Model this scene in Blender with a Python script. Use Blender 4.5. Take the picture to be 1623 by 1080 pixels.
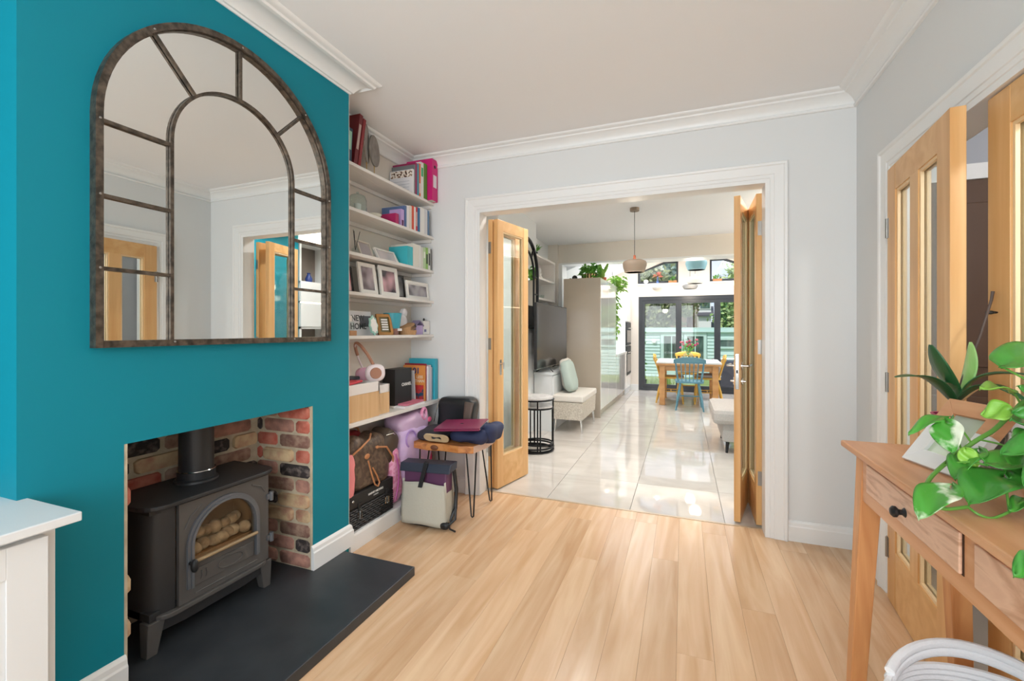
import bpy, math, random
from mathutils import Vector, Matrix, noise
random.seed(7)
PI = math.pi; R = math.radians
sc = bpy.context.scene
for o in list(bpy.data.objects): bpy.data.objects.remove(o)
COL = sc.collection

# ------------------------------------------------------------------ camera
cam = bpy.data.objects.new('camera', bpy.data.cameras.new('camera')); COL.objects.link(cam)
cam.location = (0, 0, 1.24); cam.rotation_euler = (R(90), 0, R(20.98))
cam.data.sensor_width = 36; cam.data.lens = 708 / 1623 * 36; cam.data.shift_y = -0.00986
cam.data.clip_start = .02; cam.data.clip_end = 300
sc.camera = cam
# ------------------------------------------------------------------ exposure
vs = sc.view_settings
vs.view_transform = 'Standard'; vs.look = 'None'; vs.gamma = 1; vs.use_curve_mapping = False
vs.exposure = 0.0
# ------------------------------------------------------------------ sky with clouds
w = bpy.data.worlds.new('sky'); sc.world = w; w.use_nodes = True
nt = w.node_tree; nt.nodes.clear()
N = nt.nodes.new; L = nt.links.new
tc = N('ShaderNodeTexCoord'); sep = N('ShaderNodeSeparateXYZ'); L(tc.outputs['Generated'], sep.inputs[0])
grad = N('ShaderNodeValToRGB'); L(sep.outputs['Z'], grad.inputs[0])
grad.color_ramp.elements[0].position = 0.0; grad.color_ramp.elements[0].color = (.75, .86, .98, 1)
grad.color_ramp.elements[1].position = .55; grad.color_ramp.elements[1].color = (.22, .42, .85, 1)
nz = N('ShaderNodeTexNoise'); nz.inputs['Scale'].default_value = 4.5; nz.inputs['Detail'].default_value = 7
L(tc.outputs['Generated'], nz.inputs['Vector'])
cr = N('ShaderNodeValToRGB'); cr.color_ramp.elements[0].position = .44; cr.color_ramp.elements[1].position = .62
L(nz.outputs['Fac'], cr.inputs[0])
mx = N('ShaderNodeMixRGB'); L(cr.outputs[0], mx.inputs[0]); L(grad.outputs[0], mx.inputs[1]); mx.inputs[2].default_value = (1, 1, 1, 1)
bg = N('ShaderNodeBackground'); L(mx.outputs[0], bg.inputs[0]); bg.inputs[1].default_value = 1.15
wo = N('ShaderNodeOutputWorld'); L(bg.outputs[0], wo.inputs[0])

def light(kind, name, loc, rot, energy, color=(1, 1, 1), **k):
    d = bpy.data.lights.new(name, kind); d.energy = energy; d.color = color
    for a, b in k.items(): setattr(d, a, b)
    o = bpy.data.objects.new(name, d); COL.objects.link(o); o.location = loc; o.rotation_euler = rot
    return o
light('SUN', 'sun', (0, 0, 20), (R(38), 0, R(-25)), 2.7, (1, .96, .88), angle=R(1))
# daylight entering by the bay window behind the camera
light('AREA', 'bay_window_daylight', (-.45, -1.84, 1.5), (R(-96), 0, PI), 88, (.925, .965, 1), shape='RECTANGLE', size=2.3, size_y=1.7)
# daylight entering by the roof windows of the kitchen extension
light('AREA', 'roof_window_daylight', (-.95, 8.2, 2.95), (0, R(22), 0), 75, (.96, .98, 1), shape='RECTANGLE', size=1.1, size_y=1.9)
light('AREA', 'roof_window_daylight', (1.30, 8.2, 2.95), (0, R(-22), 0), 75, (.96, .98, 1), shape='RECTANGLE', size=1.1, size_y=1.9)

# ------------------------------------------------------------------ materials
def lin(c):
    return tuple(((x / 255) / 12.92 if x / 255 <= .04045 else ((x / 255 + .055) / 1.055) ** 2.4) for x in c)
MATS = {}
def mat(name, c, r=.5, m=0, c2=None, sc3=(6, 6, 6), det=4, lo=.35, hi=.65, bump=0, bsc=None, spec=.5, coat=0,
        emit=None, es=0, rnd=0, trans=0, sss=0, rot=(0, 0, 0), dist=0, c3=None):
    ma = bpy.data.materials.new(name); ma.use_nodes = True; MATS[name] = ma
    t = ma.node_tree; b = t.nodes['Principled BSDF']; NN = t.nodes.new; LL = t.links.new
    b.inputs['Base Color'].default_value = (*lin(c), 1)
    b.inputs['Roughness'].default_value = r; b.inputs['Metallic'].default_value = m
    b.inputs['Specular IOR Level'].default_value = spec
    b.inputs['Coat Weight'].default_value = coat; b.inputs['Coat Roughness'].default_value = .08
    b.inputs['Transmission Weight'].default_value = trans
    if emit: b.inputs['Emission Color'].default_value = (*lin(emit), 1); b.inputs['Emission Strength'].default_value = es
    out = None; vec = None
    if c2 or bump or rnd:
        tcn = NN('ShaderNodeTexCoord'); mp = NN('ShaderNodeMapping'); LL(tcn.outputs['Object'], mp.inputs[0])
        mp.inputs['Scale'].default_value = sc3; mp.inputs['Rotation'].default_value = rot
        oi = NN('ShaderNodeObjectInfo'); ml = NN('ShaderNodeMath'); ml.operation = 'MULTIPLY'; ml.inputs[1].default_value = 37.
        LL(oi.outputs['Random'], ml.inputs[0]); ad = NN('ShaderNodeVectorMath'); ad.operation = 'ADD'
        LL(mp.outputs[0], ad.inputs[0]); LL(ml.outputs[0], ad.inputs[1]); vec = ad.outputs[0]
    if c2:
        nn = NN('ShaderNodeTexNoise'); nn.inputs['Scale'].default_value = 1; nn.inputs['Detail'].default_value = det
        nn.inputs['Distortion'].default_value = dist
        LL(vec, nn.inputs['Vector']); rp = NN('ShaderNodeValToRGB'); LL(nn.outputs['Fac'], rp.inputs[0])
        e = rp.color_ramp.elements; e[0].position = lo; e[1].position = hi
        e[0].color = (*lin(c), 1); e[1].color = (*lin(c2), 1)
        if c3: q = e.new((lo + hi) / 2); q.color = (*lin(c3), 1)
        out = rp.outputs[0]
    if rnd:
        hs = NN('ShaderNodeHueSaturation'); mr = NN('ShaderNodeMapRange'); LL(oi.outputs['Random'], mr.inputs[0])
        mr.inputs[3].default_value = 1 - rnd; mr.inputs[4].default_value = 1 + rnd
        LL(mr.outputs[0], hs.inputs['Value'])
        if out: LL(out, hs.inputs['Color'])
        else: hs.inputs['Color'].default_value = (*lin(c), 1)
        out = hs.outputs[0]
    if out: LL(out, b.inputs['Base Color'])
    if bump:
        n2 = NN('ShaderNodeTexNoise'); n2.inputs['Scale'].default_value = bsc or 1; n2.inputs['Detail'].default_value = 5
        LL(vec, n2.inputs['Vector']); bp = NN('ShaderNodeBump'); bp.inputs['Strength'].default_value = bump
        bp.inputs['Distance'].default_value = .004; LL(n2.outputs['Fac'], bp.inputs['Height']); LL(bp.outputs[0], b.inputs['Normal'])
    return ma
def glassmat(name, tint=(1, 1, 1), refl=.5, rough=0.0):
    ma = bpy.data.materials.new(name); ma.use_nodes = True; t = ma.node_tree; t.nodes.clear(); NN = t.nodes.new
    tr = NN('ShaderNodeBsdfTransparent'); tr.inputs[0].default_value = (*tint, 1)
    gl = NN('ShaderNodeBsdfGlossy'); gl.inputs['Roughness'].default_value = rough
    ge = NN('ShaderNodeNewGeometry'); dp = NN('ShaderNodeVectorMath'); dp.operation = 'DOT_PRODUCT'
    t.links.new(ge.outputs['Incoming'], dp.inputs[0]); t.links.new(ge.outputs['Normal'], dp.inputs[1])
    def mth(op, a, b):
        n_ = NN('ShaderNodeMath'); n_.operation = op
        for i_, v_ in enumerate((a, b)):
            if v_ is None: continue
            if isinstance(v_, (int, float)): n_.inputs[i_].default_value = v_
            else: t.links.new(v_, n_.inputs[i_])
        return n_.outputs[0]
    c_ = mth('SUBTRACT', 1.0, mth('ABSOLUTE', dp.outputs['Value'], None)); p_ = mth('POWER', c_, 5.0)
    class _O: pass
    mlt = _O(); mlt.outputs = [mth('MULTIPLY', mth('ADD', mth('MULTIPLY', p_, .95), .045), refl)]
    ms = NN('ShaderNodeMixShader'); t.links.new(mlt.outputs[0], ms.inputs[0]); t.links.new(tr.outputs[0], ms.inputs[1]); t.links.new(gl.outputs[0], ms.inputs[2])
    o = NN('ShaderNodeOutputMaterial'); t.links.new(ms.outputs[0], o.inputs[0]); return ma

WHITE = mat('white_wall_paint', (225, 226, 225), .75)
CEIL = mat('ceiling_paint', (244, 244, 244), .85)
GLOSSW = mat('white_woodwork', (238, 238, 236), .35)
TEAL = mat('teal_paint', (0, 128, 145), .6, spec=.3, bump=.05, sc3=(60, 60, 60))
CREAMW = mat('cream_wall_paint', (228, 220, 208), .8)
OAK = mat('oak_floor_board', (208, 166, 124), .25, c2=(231, 199, 162), c3=(220, 182, 144), sc3=(14, 1.1, 14), det=7, dist=1.1, lo=.30, hi=.72, rnd=.06, bump=.06, spec=.45)
SUB = mat('floor_gap', (150, 112, 76), .8)
TILE = mat('polished_marble_tile', (216, 210, 202), .035, c2=(200, 193, 184), sc3=(1.6, 3.5, 2), det=8, dist=1.4, lo=.35, hi=.7, rnd=.02, spec=.7)
GROUT = mat('tile_grout', (226, 222, 214), .7)
SLATE = mat('slate_hearth', (52, 56, 60), .42, c2=(44, 48, 52), sc3=(9, 9, 9), bump=.05)
MORTAR = mat('mortar', (204, 190, 164), .9, c2=(176, 162, 138), sc3=(14, 14, 14), bump=.6, bsc=4)
BRICKS = [mat('red_brick', (176, 84, 66), .85, c2=(202, 128, 108), sc3=(22, 22, 22), bump=.8, bsc=3, lo=.3, hi=.75),
          mat('dark_brick', (56, 50, 50), .85, c2=(140, 126, 118), sc3=(34, 34, 34), bump=.8, bsc=3, lo=.48, hi=.78),
          mat('buff_brick', (206, 180, 140), .85, c2=(180, 130, 108), sc3=(18, 18, 18), bump=.8, bsc=3, lo=.4, hi=.75),
          mat('pink_brick', (190, 140, 122), .85, c2=(150, 110, 98), sc3=(20, 20, 20), bump=.8, bsc=3),
          mat('brown_brick', (128, 92, 80), .85, c2=(170, 140, 120), sc3=(26, 26, 26), bump=.8, bsc=3)]
IRON = mat('stove_iron', (82, 80, 78), .42)
IRON2 = mat('stove_dark', (40, 41, 43), .45)
GUN = mat('stove_door_trim', (104, 108, 114), .38, m=.3)
BRASS = mat('tan_rod', (150, 126, 92), .4)
STONE = mat('gas_pebble', (206, 196, 184), .8, c2=(150, 136, 122), sc3=(20, 20, 20))
FIREB = mat('firebox_lining', (150, 122, 96), .85)
MFRAME = mat('aged_steel', (72, 66, 60), .42, m=.75, c2=(116, 104, 92), sc3=(40, 40, 40), bump=.5, bsc=1.5)
MIRROR = mat('mirror_silver', (236, 238, 236), .0, m=1)
DOAK = mat('oak_door', (214, 160, 98), .38, c2=(230, 184, 126), sc3=(14, 14, .8), det=6, dist=.5, bump=.03)
DOAKH = mat('oak_door_rail', (216, 164, 102), .38, c2=(230, 184, 126), sc3=(14, .8, 14), det=6, dist=.5, bump=.03)
DOAKL = mat('pale_oak_bead', (236, 200, 150), .4, c2=(242, 212, 168), sc3=(14, 14, 1))
CONS = mat('console_wood', (204, 142, 96), .36, c2=(226, 172, 128), c3=(216, 156, 110), sc3=(12, 1.4, 12), det=7, dist=1.6, lo=.3, hi=.7, bump=.05)
CONSV = mat('console_wood_leg', (196, 128, 76), .4, c2=(222, 160, 104), sc3=(16, 16, 1.6), det=7, dist=1.2, bump=.05)
CONSD = mat('console_drawer_wood', (224, 180, 150), .4, c2=(202, 152, 120), c3=(232, 190, 160), sc3=(8, 2.4, 18), det=5, dist=2.6, lo=.36, hi=.66, bump=.04)
BLACK = mat('black_metal', (22, 22, 24), .4, m=.5)
BLACKP = mat('black_plastic', (26, 27, 29), .45)
CHROME = mat('chrome', (210, 208, 204), .15, m=1)
NICKEL = mat('satin_nickel', (160, 156, 150), .3, m=.9)
GLASS = glassmat('window_glass', refl=.6)
DGLASS = glassmat('door_glass', (.93, .96, .95), .9)
SGLASS = glassmat('stove_glass', (.92, .86, .76), .8)
WCAB = mat('white_cabinet', (226, 228, 228), .4)
KCAB = mat('gloss_kitchen_door', (244, 241, 236), .03, m=.1, spec=1.0, coat=.8)
KPANEL = mat('greige_end_panel', (178, 166, 150), .12, spec=.6)
ANTH = mat('anthracite_frame', (44, 47, 52), .4)
TVB = mat('tv_screen', (38, 36, 34), .12, spec=.6)
WICK = mat('cream_weave', (212, 204, 190), .8, c2=(186, 176, 160), sc3=(90, 90, 60), bump=.9, bsc=1, lo=.4, hi=.6)
CUSH = mat('cream_fabric', (222, 216, 206), .9, bump=.2, sc3=(200, 200, 200))
GREYF = mat('grey_upholstery', (196, 190, 184), .95, c2=(182, 176, 170), sc3=(120, 120, 120), bump=.3)
MINTC = mat('sage_fabric', (176, 190, 182), .95, bump=.2, sc3=(200, 200, 200))
CHALKW = mat('white_paper', (236, 234, 230), .7)
SHELFW = mat('shelf_paint', (232, 228, 222), .5)

# ------------------------------------------------------------------ mesh builder and scene helpers
WM = {}
class MB:
    def __init__(s, m=None): s.v = []; s.f = []; s.m = m
    def add(s, vs_, fs):
        k = len(s.v)
        if s.m is not None: vs_ = [s.m @ Vector(v) for v in vs_]
        s.v += [tuple(v) for v in vs_]; s.f += [tuple(i + k for i in f) for f in fs]; return s
    def box(s, x0, y0, z0, x1, y1, z1):
        x0, x1 = min(x0, x1), max(x0, x1); y0, y1 = min(y0, y1), max(y0, y1); z0, z1 = min(z0, z1), max(z0, z1)
        return s.add([(x0, y0, z0), (x1, y0, z0), (x1, y1, z0), (x0, y1, z0), (x0, y0, z1), (x1, y0, z1), (x1, y1, z1), (x0, y1, z1)],
                     [(0, 3, 2, 1), (4, 5, 6, 7), (0, 1, 5, 4), (1, 2, 6, 5), (2, 3, 7, 6), (3, 0, 4, 7)])
    def hexa(s, b, t):      # bottom quad, top quad (counter-clockwise from above)
        return s.add(list(b) + list(t), [(0, 3, 2, 1), (4, 5, 6, 7), (0, 1, 5, 4), (1, 2, 6, 5), (2, 3, 7, 6), (3, 0, 4, 7)])
    def prism(s, poly, ax, a, b):   # poly in the two other axes
        def P(p, t):
            return {'x': (t, p[0], p[1]), 'y': (p[0], t, p[1]), 'z': (p[0], p[1], t)}[ax]
        n = len(poly)
        return s.add([P(p, a) for p in poly] + [P(p, b) for p in poly],
                     [tuple(range(n))[::-1], tuple(range(n, 2 * n))] + [(i, (i + 1) % n, n + (i + 1) % n, n + i) for i in range(n)])
    def tube(s, pts, r, n=8, closed=False, caps=True):
        pts = [Vector(p) for p in pts]; m = len(pts); rr = r if isinstance(r, (list, tuple)) else [r] * m
        vs_ = []; up = None
        for i, p in enumerate(pts):
            a = pts[i - 1] if (i or closed) else p; b = pts[(i + 1) % m] if (i < m - 1 or closed) else p
            d = (b - a).normalized() if (b - a).length > 1e-9 else Vector((0, 0, 1))
            if up is None: up = Vector((0, 0, 1)) if abs(d.z) < .9 else Vector((1, 0, 0))
            sd = d.cross(up); sd = sd.normalized() if sd.length > 1e-6 else d.orthogonal().normalized()
            up = sd.cross(d).normalized()
            for k in range(n):
                t = 2 * PI * k / n; vs_.append(p + (sd * math.cos(t) + up * math.sin(t)) * rr[i])
        fs = []
        for i in range(m if closed else m - 1):
            j = (i + 1) % m
            for k in range(n): fs.append((i * n + k, i * n + (k + 1) % n, j * n + (k + 1) % n, j * n + k))
        if caps and not closed: fs += [tuple(range(n))[::-1], tuple(range((m - 1) * n, m * n))]
        return s.add(vs_, fs)
    def cyl(s, p0, p1, r0, r1=None, n=16): return s.tube([p0, p1], [r0, r0 if r1 is None else r1], n)
    def lathe(s, prof, c, n=24, ax='z'):
        vs_ = []
        for r, z in prof:
            for k in range(n):
                t = 2 * PI * k / n; a, b = r * math.cos(t), r * math.sin(t)
                vs_.append({'z': (c[0] + a, c[1] + b, c[2] + z), 'x': (c[0] + z, c[1] + a, c[2] + b), 'y': (c[0] + a, c[1] + z, c[2] + b)}[ax])
        m = len(prof); fs = []
        for i in range(m - 1):
            for k in range(n): fs.append((i * n + k, i * n + (k + 1) % n, (i + 1) * n + (k + 1) % n, (i + 1) * n + k))
        if prof[0][0] > 1e-6: fs.append(tuple(range(n))[::-1])
        if prof[-1][0] > 1e-6: fs.append(tuple(range((m - 1) * n, m * n)))
        return s.add(vs_, fs)
    def blob(s, c, r, e=1.0, nu=28, nv=16, lump=0, fr=5, seed=0, fn=None, rot=None):
        vs_ = []; sg = lambda x, p: math.copysign(abs(x) ** p, x)
        for i in range(nv + 1):
            ph = -PI / 2 + PI * i / nv
            for k in range(nu):
                t = 2 * PI * k / nu
                p = Vector((sg(math.cos(ph), e) * sg(math.cos(t), e), sg(math.cos(ph), e) * sg(math.sin(t), e), sg(math.sin(ph), e)))
                q = Vector((p.x * r[0], p.y * r[1], p.z * r[2]))
                if lump: q += p * lump * noise.noise(q * fr * 4 + Vector((seed * 3.1, seed, 0)))
                if fn: q = fn(q, p)
                if rot is not None: q = rot @ q
                vs_.append(q + Vector(c))
        fs = [(i * nu + k, i * nu + (k + 1) % nu, (i + 1) * nu + (k + 1) % nu, (i + 1) * nu + k) for i in range(nv) for k in range(nu)]
        return s.add(vs_, fs)
    def grid(s, fn, nu, nv, th=0):
        vs_ = [Vector(fn(i / nu, j / nv)) for j in range(nv + 1) for i in range(nu + 1)]
        fs = [(j * (nu + 1) + i, j * (nu + 1) + i + 1, (j + 1) * (nu + 1) + i + 1, (j + 1) * (nu + 1) + i) for j in range(nv) for i in range(nu)]
        return s.add(vs_, fs)
    def sweep(s, p0, p1, A, B, prof, m0=0, m1=0):
        p0, p1, A, B = map(Vector, (p0, p1, A, B)); d = (p1 - p0).normalized(); n = len(prof)
        vs_ = [p0 + A * a + B * b + d * (m0 * a) for a, b in prof] + [p1 + A * a + B * b - d * (m1 * a) for a, b in prof]
        return s.add(vs_, [tuple(range(n)), tuple(range(n, 2 * n))[::-1]] + [(i, n + i, n + (i + 1) % n, (i + 1) % n) for i in range(n)])
    def build(s, name, ma, parent=None, smooth=False, bevel=0, label=None, kind=None, fixn=True, solid=0, sub=0):
        W = WM[parent.name] if parent is not None else Matrix()
        inv = W.inverted(); vs_ = [inv @ Vector(v) for v in s.v]
        lo = [min(v[i] for v in vs_) for i in range(3)]; hi = [max(v[i] for v in vs_) for i in range(3)]
        c = Vector(((lo[0] + hi[0]) / 2, (lo[1] + hi[1]) / 2, lo[2]))
        me = bpy.data.meshes.new(name); me.from_pydata([tuple(v - c) for v in vs_], [], s.f)
        if fixn:
            import bmesh
            b = bmesh.new(); b.from_mesh(me); bmesh.ops.remove_doubles(b, verts=b.verts, dist=1e-5); bmesh.ops.recalc_face_normals(b, faces=b.faces); b.to_mesh(me); b.free()
        o = bpy.data.objects.new(name, me); COL.objects.link(o); o.location = c
        if parent is not None: o.parent = parent
        WM[o.name] = W @ Matrix.Translation(c)
        me.materials.append(ma)
        if smooth:
            me.polygons.foreach_set('use_smooth', [True] * len(me.polygons))
            if smooth != 2: me.set_sharp_from_angle(angle=R(40))
        if solid: q = o.modifiers.new('solid', 'SOLIDIFY'); q.thickness = solid; q.offset = 0
        if sub: q = o.modifiers.new('sub', 'SUBSURF'); q.levels = sub; q.render_levels = sub
        if bevel: q = o.modifiers.new('bevel', 'BEVEL'); q.width = bevel; q.segments = 2; q.limit_method = 'ANGLE'; q.angle_limit = R(35)
        if label: o['label'] = label
        if kind: o['kind'] = kind
        return o
def thing(name, label, cat, loc, rz=0, group=None):
    o = bpy.data.objects.new(name, None); COL.objects.link(o); o.location = loc; o.rotation_euler = (0, 0, rz)
    o.empty_display_size = .05
    WM[o.name] = Matrix.Translation(loc) @ Matrix.Rotation(rz, 4, 'Z')
    o['label'] = label; o['category'] = cat
    if group: o['group'] = group
    return o
def tag(o, label, cat, group=None):
    o['label'] = label; o['category'] = cat
    if group: o['group'] = group
    return o
def struct(mb, name, ma, parent=None, **k):
    o = mb.build(name, ma, parent, **k)
    if parent is None: o['kind'] = 'structure'
    return o
def dup(o, parent=None):
    c = o.copy(); COL.objects.link(c)
    if parent is not None: c.parent = parent
    for ch in [x for x in KIDS(o)]: dup(ch, c)
    return c
def KIDS(o): return [x for x in bpy.data.objects if x.parent == o]
def B(x0, y0, z0, x1, y1, z1, m=None): return MB(m).box(x0, y0, z0, x1, y1, z1)
def TR(x, y, z, rz=0, ry=0, rx=0):
    return Matrix.Translation((x, y, z)) @ Matrix.Rotation(rz, 4, 'Z') @ Matrix.Rotation(ry, 4, 'Y') @ Matrix.Rotation(rx, 4, 'X')
def text(body, name, size, M4, ma, parent, ext=.0006, sx=1, font_bold=False):
    cu = bpy.data.curves.new('t', 'FONT'); cu.body = body; cu.size = size; cu.extrude = ext; cu.align_x = 'CENTER'; cu.align_y = 'CENTER'
    if font_bold: cu.offset = size * .02
    to = bpy.data.objects.new('t', cu); COL.objects.link(to); dg = bpy.context.evaluated_depsgraph_get()
    me = bpy.data.meshes.new_from_object(to.evaluated_get(dg)); bpy.data.objects.remove(to)
    S = Matrix.Diagonal((sx, 1, 1, 1)); Wp = WM[parent.name]
    me.transform(Wp.inverted() @ M4 @ S)
    o = bpy.data.objects.new(name, me); COL.objects.link(o); o.parent = parent
    me.materials.clear(); me.materials.append(ma); WM[o.name] = Wp.copy(); return o
# text planes: FX = upright text facing +x (reads along +y ... seen from the room)
def FX(x, y, z, tilt=0): return Matrix.Translation((x, y, z)) @ Matrix.Rotation(R(90), 4, 'Z') @ Matrix.Rotation(R(90) + tilt, 4, 'X')
def FY(x, y, z): return Matrix.Translation((x, y, z)) @ Matrix.Rotation(R(90), 4, 'X')   # facing -y

BW, XC, XA, XR, H = 3.057, -1.73, -2.04, .915, 2.60

# ================================================================== SETTING
# ---- oak floor: every board its own piece
fl = struct(B(-2.3, -2.0, -.06, 2.1, 3.155, -.016), 'floor', SUB)
pw = .1335; x = -.158 - pw * 14; row = 0
while x < 1.1:
    y = -2.0 + random.uniform(-1.3, 0)
    while y < 3.15:
        ln = random.uniform(1.3, 2.1); a, b = max(y, -2.0), min(y + ln, 3.15)
        lim_lo = a
        if b - a > .03 and x + pw > -2.06 and x < XR + .02:
            MB().box(max(x, -2.06) + .0003, a + .0003, -.016, min(x + pw, XR + .03) - .0003, b - .0003, 0).build('plank', OAK, fl, bevel=.0004)
        y += ln
    x += pw
hl = struct(B(XR + .03, -2.0, -.016, 2.1, 3.15, 0), 'floor', mat('hall_floor', (150, 140, 128), .5))
# ---- tiled floor of the middle room and kitchen
tf = struct(B(-2.3, 3.165, -.06, 2.5, 9.62, -.014), 'tiled_floor', GROUT)
tw, tl = .595, 1.19
for i in range(-4, 5):
    x0 = -.345 + i * tw
    y0 = 3.165 - (tl * .5 if i % 2 else .605)
    while y0 < 9.62:
        a, b = max(y0, 3.165), min(y0 + tl, 9.62); xa, xb = max(x0, -2.3), min(x0 + tw, 2.5)
        if b - a > .02 and xb - xa > .02:
            MB().box(xa + .0015, a + .0015, -.014, xb - .0015, b - .0015, 0).build('tile', TILE, tf, bevel=.0008)
        y0 += tl
struct(B(-1.427, 3.148, -.02, .458, 3.166, .003), 'trim_1', mat('threshold_strip', (200, 178, 150), .3, m=.2))
# ---- ceiling of the front room
struct(B(-2.3, -2.0, H, 1.1, BW + .1, H + .1), 'ceiling', CEIL)
# ---- left wall: alcove planes and chimney breast with fireplace opening
struct(B(-2.3, .666, 0, -2.125, 1.987, H), 'wall_left', MORTAR)
struct(B(-2.3, -2.0, 0, XA, .666, H), 'wall_left', TEAL)
struct(B(-2.3, 1.987, 0, XA, BW, H), 'wall_left', CREAMW)
struct(B(-2.125, .666, 0, XC, .719, .0451), 'wall_chimney_breast', TEAL); struct(B(-2.125, 1.935, 0, XC, 1.987, .0451), 'wall_chimney_breast', TEAL)
struct(B(-2.125, .666, .0451, XC, .922, H), 'wall_chimney_breast', TEAL); struct(B(-2.125, 1.73, .0451, XC, 1.987, H), 'wall_chimney_breast', TEAL)
struct(B(-2.125, .922, .862, XC, 1.73, H), 'wall_chimney_breast', TEAL)
# right return of the breast inside the alcove is cream like the alcove
struct(B(-2.04, 1.987, 0, XC - .0, 1.990, H), 'wall_left', CREAMW)
# ---- back wall with the wide opening
struct(MB().box(XA - .1, BW, 0, -1.446, BW + .098, H).box(.477, BW, 0, XR + .1, BW + .098, H).box(-1.446, BW, 2.144, .477, BW + .098, H), 'wall_back', WHITE)
# ---- right wall with the double door opening
D0, D1, DH = 1.232, 2.555, 1.985
struct(MB().box(XR, -2.0, 0, XR + .12, D0 - .019, H).box(XR, D1 + .019, 0, XR + .12, BW, H).box(XR, D0 - .019, DH + .019, XR + .12, D1 + .019, H), 'wall_right', WHITE)
# ---- front wall behind the camera with the bay window
struct(MB().box(-2.04, -2.05, 0, -1.6, -1.9, H).box(.7, -2.05, 0, XR, -1.9, H).box(-1.6, -2.05, 0, .7, -1.9, .65).box(-1.6, -2.05, 2.35, .7, -1.9, H), 'wall_front', WHITE)
wf = MB()
for a in (-1.6, -.86, -.08, .64): wf.box(a, -2.0, .65, a + .06, -1.94, 2.35)
wf.box(-1.6, -2.0, .65, .7, -1.94, .71).box(-1.6, -2.0, 2.29, .7, -1.94, 2.35)
wn = struct(wf, 'window_1', GLOSSW); B(-1.6, -1.972, .65, .7, -1.968, 2.35).build('pane', GLASS, wn)
# ---- cornices
CP = [(0, -.095), (.012, -.095), (.016, -.088), (.014, -.080), (.008, -.076), (.008, -.072), (.020, -.050), (.040, -.032), (.058, -.026), (.062, -.018), (.068, -.016), (.078, -.014), (.086, -.006), (.088, 0), (0, 0)]
UP = (0, 0, 1)
CPR = [(a * 1.2, b) for a, b in CP]
CPB = [(0, -.052), (.006, -.052), (.010, -.044), (.022, -.046), (.030, -.038), (.055, -.020), (.085, -.014), (.105, -.018), (.118, -.022), (.130, -.020), (.136, -.012), (.150, -.010), (.162, -.007), (.168, 0), (0, 0)]
struct(MB().sweep((XA, BW, H), (XR, BW, H), (0, -1, 0), UP, CP, 1, 1), 'trim_2', GLOSSW, smooth=True)
struct(MB().sweep((XR, -1.9, H), (XR, BW, H), (-1, 0, 0), UP, CPR, 0, .84), 'trim_3', GLOSSW, smooth=True)
struct(MB().sweep((XA, 1.987, H), (XA, BW, H), (1, 0, 0), UP, CP, 0, 1), 'trim_4', GLOSSW, smooth=True)
struct(MB().sweep((XC, .666, H), (XC, 1.990, H), (1, 0, 0), UP, CPB, 0, -.42), 'trim_5', GLOSSW, smooth=True)
struct(MB().sweep((XC - .1, 1.990, H), (XC, 1.990, H), (0, 1, 0), UP, [(a * .42, b) for a, b in CPB], 0, -2.4), 'trim_6', GLOSSW, smooth=True)
struct(MB().sweep((XA, -1.9, H), (XA, .666, H), (1, 0, 0), UP, CPB, 0, 0), 'trim_7', GLOSSW, smooth=True)
# ---- casings (profile across the width, projection)
CS = [(0, 0), (0, .014), (.024, .014), (.026, .018), (.045, .018), (.048, .022), (.095, .026), (.100, .032), (.112, .034), (.118, .028), (.118, 0)]
n = (0, -1, 0)
cas = MB().sweep((-1.427, BW, 0), (-1.427, BW, 2.125), (-1, 0, 0), n, CS, 0, -1).sweep((.458, BW, 0), (.458, BW, 2.125), (1, 0, 0), n, CS, 0, -1).sweep((-1.427, BW, 2.125), (.458, BW, 2.125), (0, 0, 1), n, CS, -1, -1)
cas.box(-1.447, BW - .004, 0, -1.427, 3.165, 2.145).box(.458, BW - .004, 0, .478, 3.165, 2.145).box(-1.447, BW - .004, 2.125, .478, 3.165, 2.145)
struct(cas, 'trim_8', GLOSSW, bevel=.001)
n = (-1, 0, 0)
cas = MB().sweep((XR, D1, 0), (XR, D1, DH), (0, 1, 0), n, CS, 0, -1).sweep((XR, D0, 0), (XR, D0, DH), (0, -1, 0), n, CS, 0, -1).sweep((XR, D0, DH), (XR, D1, DH), (0, 0, 1), n, CS, -1, -1)
cas.box(XR - .002, D1, 0, XR + .125, D1 + .02, DH).box(XR - .002, D0 - .02, 0, XR + .125, D0, DH).box(XR - .002, D0 - .02, DH, XR + .125, D1 + .02, DH + .02)
struct(cas, 'trim_9', GLOSSW, bevel=.001)
# ---- baseboards
BP = [(0, 0), (.018, 0), (.018, .085), (.014, .092), (.012, .108), (.006, .118), (0, .120)]
struct(MB().sweep((.576, BW, 0), (XR, BW, 0), (0, -1, 0), UP, BP, 0, 1), 'baseboard_back', GLOSSW, bevel=.001)
struct(MB().sweep((XA, BW, 0), (-1.545, BW, 0), (0, -1, 0), UP, BP, 0, 0), 'baseboard_back', GLOSSW, bevel=.001)
struct(MB().sweep((XR, D1 + .118, 0), (XR, BW, 0), (-1, 0, 0), UP, BP, 0, 1), 'baseboard_right', GLOSSW, bevel=.001)
struct(MB().sweep((XR, -1.9, 0), (XR, D0 - .118, 0), (-1, 0, 0), UP, BP, 0, 0), 'baseboard_right', GLOSSW, bevel=.001)
struct(MB().sweep((XC, 1.718, .045), (XC, 1.990, .045), (1, 0, 0), UP, BP, 0, -1), 'baseboard_left', GLOSSW, bevel=.001)
struct(MB().sweep((XC, .69, .045), (XC, .925, .045), (1, 0, 0), UP, BP, 0, 0), 'baseboard_left', GLOSSW, bevel=.001)
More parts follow.
